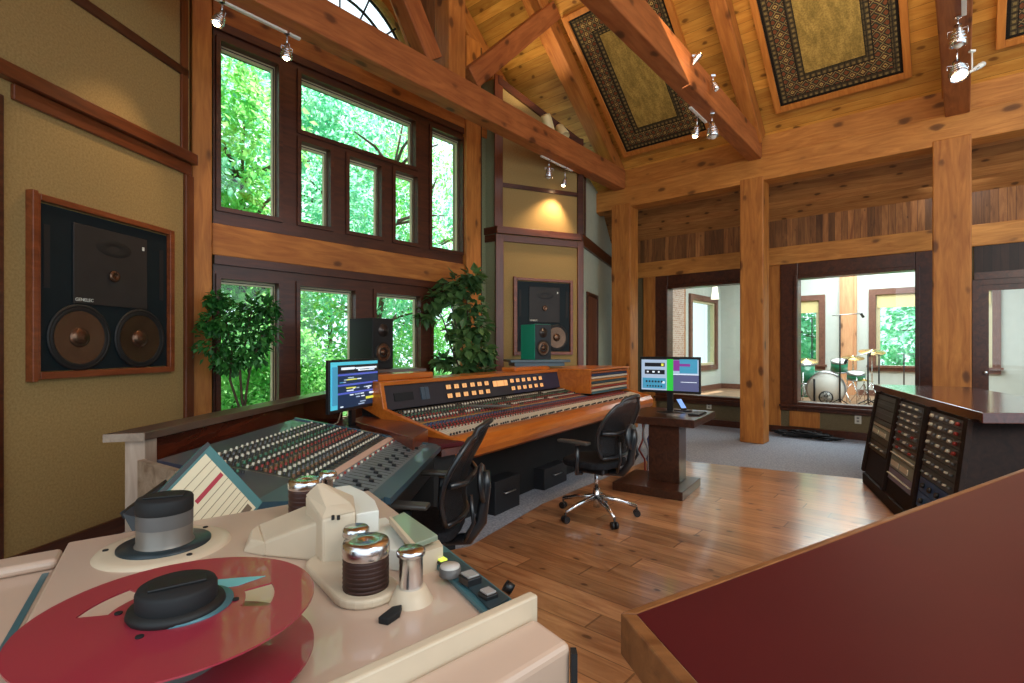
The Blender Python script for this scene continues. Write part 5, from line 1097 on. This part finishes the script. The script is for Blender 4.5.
c=at_room(803,11.0); c.z=drumfl+.42; drum('floor_tom','green floor tom at the left edge of the studio window',c,.22,.42,(0,0,1))
c=at_room(839,11.4); c.z=.97; drum('rack_tom','green rack tom above the bass drum',c,.16,.24,(-.15,-.3,1),legs=False)
build(MB().cyl((0,0,0),(0,0,-.2),.012,n=8),'tom_mount',chrome,[o for o in bpy.data.objects if o.name=='rack_tom'][0])
c=at_room(856,11.2); c.z=drumfl+.5; drum('snare_drum','steel-hooped snare drum at the right of the bass drum',c,.17,.15,(-.1,-.2,1))
def cymbal(px,py,d,r,label,tilt=(-.1,-.25,1),base=drumfl):
    p=P(px,py,d); t=thing('cymbal_stand',label,'cymbal',(p.x,p.y,base),0,'cymbals of the drum kit'); h=p.z-base
    build(MB().lathe([(r,0),(r*.3,.02),(r*.18,.045),(0,.05)],(0,0,h),tilt,36),'cymbal',brass,t); build(MB().cyl((0,0,.3),(0,0,h+.06),.01,n=8),'stand_pole',chrome,t)
    for k in range(3): a=2.1*k+.4; build(MB().cyl((0,0,.42),(.26*math.cos(a),.26*math.sin(a),.01),.008,n=8),'leg',chrome,t)
cymbal(806,361,11.6,.24,'thin cymbal above the green floor tom'); cymbal(853,358,11.8,.22,'cymbal right of the rack tom, in front of the pine post'); cymbal(872,352,11.3,.25,'highest cymbal, at the right side of the drum kit'); cymbal(864,381,11.0,.18,'low pair of hi-hat cymbals at the right of the kit',(0,0,1))
def micstand(px,py,d,boom,label,base=drumfl):
    p=P(px,py,d); t=thing('microphone_stand',label,'microphone stand',(p.x,p.y,base),0,'microphone stands by the drum kit'); h=p.z-base
    build(MB().cyl((0,0,.1),(0,0,h),.014,n=8),'pole',blackm,t)
    for k in range(3): a=2.1*k+.9; build(MB().cyl((0,0,.16),(.3*math.cos(a),.3*math.sin(a),.01),.011,n=8),'leg',blackm,t)
    if boom:
        q=Vector(boom); build(MB().cyl(Vector((0,0,h))-q*.35,Vector((0,0,h))+q,.009,n=8),'boom_arm',steel,t)
        build(MB().cyl(Vector((0,0,h))+q,Vector((0,0,h))+q*1.12+Vector((0,0,-.08)),.024,n=12),'microphone',blackm,t)
micstand(840,315,10.4,(.42,0,.03),'tall boom stand reaching over the drums in front of the pine post')
micstand(868,353,10.3,(-.35,.1,-.12),'boom stand angled left over the snare drum')
micstand(879,355,10.6,(-.25,-.1,.05),'short boom stand between the hi-hat and the right window')
micstand(904,354,11.6,(.5,.1,0),'stand with a level boom at the right end of the studio window')
micstand(812,318,12.3,(-.3,.0,.02),'boom stand beyond the floor tom, against the left window of the drum room')
t=thing('amplifier','green guitar amplifier behind the studio window, left of the bass drum','amplifier',at_room(806,12.6)+Vector((0,0,drumfl)),R(20))
build(MB().box(-.3,.3,-.15,.15,0,.62),'cabinet',plain('dark_green_tolex',(30,110,86),.6),t,bevel=.01); build(MB().box(-.26,.26,-.16,-.15,.05,.45),'grille',plain('silver_grille',(150,156,150),.7),t)
lampp=P(715,318,13.6); t=thing('pendant_lamp','white tapered hanging lamp in the drum room behind the left studio window','lamp',(lampp.x,lampp.y,3.9),0)
build(MB().cyl((0,0,0),(0,0,-.6),.006,n=6),'cord',blackm,t); build(MB().lathe([(.02,-.55),(.05,-.75),(.10,-1.15),(.09,-1.15),(.0,-1.1)],(0,0,0),(0,0,1),24),'shade',plain('lamp_shade_lit',(255,246,226),.5,emit=1.5),t)
# ================================================================ SMALL THINGS ALONG THE DRUM-ROOM WALL
outl=plain('outlet_white',(206,200,186),.4)
def outlet(px,py,label):
    x,y,z=on_room(px,py,x=EX-.008); t=thing('wall_outlet',label,'outlet',RM(x,y,z-.06),ROOM)
    build(MB().box(-.004,.008,-.045,.045,0,.13),'cover_plate',outl,t,bevel=.002)
    for q in (.04,.09): build(MB().box(-.007,-.004,-.018,.018,q-.015,q+.015),'socket',plain('socket_grey',(120,116,108),.5) if 'socket_grey' not in MATS else MATS['socket_grey'],t)
outlet(858,420,'white power outlet on the low wall between the cable heap and the gear rack'); outlet(709,406,'white power outlet on the low wall behind the pedestal desk')
x,y,z=on_room(805,423,x=EX-.02)
S(MB().box(EX-.02,EX,y-.22,y+.24,.13,.4),'trim_25',post_w,ROOM)
r3=random.Random(9); base=P(806,436,8.55)
t=thing('cable_heap','tangled heap of black cable on the floor under the studio window','cables',(base.x,base.y,.01),ROOM)
for k in range(5):
    pts=[]; ph0=r3.uniform(0,6)
    for i in range(40): a=ph0+i*.55; rr_=.14+.05*math.sin(i*.7+k); pts.append((rr_*math.cos(a)*.7,(rr_*math.sin(a)+(k-2)*.11)*1.3,.03+.03*(k%3)+.02*math.sin(i*.9)))
    build(MB().tube(pts,.012,6),'cable_loop',blackm,t)
# clutter under the honey-wood console
for k,(x_,y_,w_,h_,c,l) in enumerate(((.9,.25,.4,.3,(26,28,32),'black equipment case on the floor under the left half of the honey-wood console'),(1.9,.3,.5,.22,(34,34,38),'low black power unit on the floor under the middle of the honey-wood console'))):
    p=BO+BD*x_+Vector((-BD.y,BD.x,0))*y_; t=thing('equipment_case',l,'case',(p.x,p.y,0),BR_)
    build(MB().box(-w_/2,w_/2,-.08,.08,0.0,h_),'case_body',plain('case_%d'%k,c,.5),t,bevel=.008); build(MB().tube([(-.08,-.085,h_*.6),(-.08,-.11,h_*.6),(.08,-.11,h_*.6),(.08,-.085,h_*.6)],.008,6),'handle',steel,t)
pw_=P(318,413,4.4); t=thing('power_adapter','small cream plug adapter on the desk left of the blue-lit screen','adapter',(pw_.x,pw_.y,.80),R(20))
build(MB().box(-.09,.09,-.04,.04,0,.035),'adapter_body',cream2,t,bevel=.006); build(MB().tube([(.09,0,.02),(.16,.02,.05),(.2,.06,.18),(.26,.08,.22),(.3,.1,.16)],.004,6),'lead',cream2,t)
# ================================================================ LIGHT
wd=bpy.data.worlds.new('sky'); SC.world=wd; wd.use_nodes=True; nt=wd.node_tree; bg=nt.nodes['Background']
bg.inputs[0].default_value=(.74,.9,1,1); bg.inputs[1].default_value=1.9
def sun(d,e,c,ang=2):
    l=bpy.data.lights.new('sun','SUN'); l.energy=e; l.color=c; l.angle=R(ang); o=bpy.data.objects.new('sun',l); COL.objects.link(o); o.rotation_euler=Vector(d).to_track_quat('-Z','Y').to_euler(); return o
sun(RM(-.25,-.28,-1.0),17.0,(1,.98,.9))
def area(name,loc,aim,sx,sy,e,c):
    l=bpy.data.lights.new(name,'AREA'); l.shape='RECTANGLE'; l.size=sx; l.size_y=sy; l.energy=e; l.color=c
    o=bpy.data.objects.new(name,l); COL.objects.link(o); o.location=loc; o.rotation_euler=(Vector(aim)).to_track_quat('-Z','Y').to_euler(); return o
# added fill lights without fixtures: rear of room, roof, drum room
area('rear_fill',RM(1.0,-2.5,4.2),(.5,.6,-.45),3,2,172,(1,.87,.70))
area('roof_fill',RM(4.2,1.2,4.9),(.35,.25,1),3.0,2.5,112,(1,.80,.55))
area('drum_room_fill',RM(12.6,1,3.85),(0,0,-1),3,6,560,(.90,.96,1))
vs=SC.view_settings; vs.view_transform='Standard'; vs.look='None'; vs.exposure=0.0; vs.gamma=1; vs.use_curve_mapping=False
SC.cycles.max_bounces=8; SC.cycles.transparent_max_bounces=16; SC.cycles.use_denoising=True; SC.cycles.sample_clamp_indirect=6
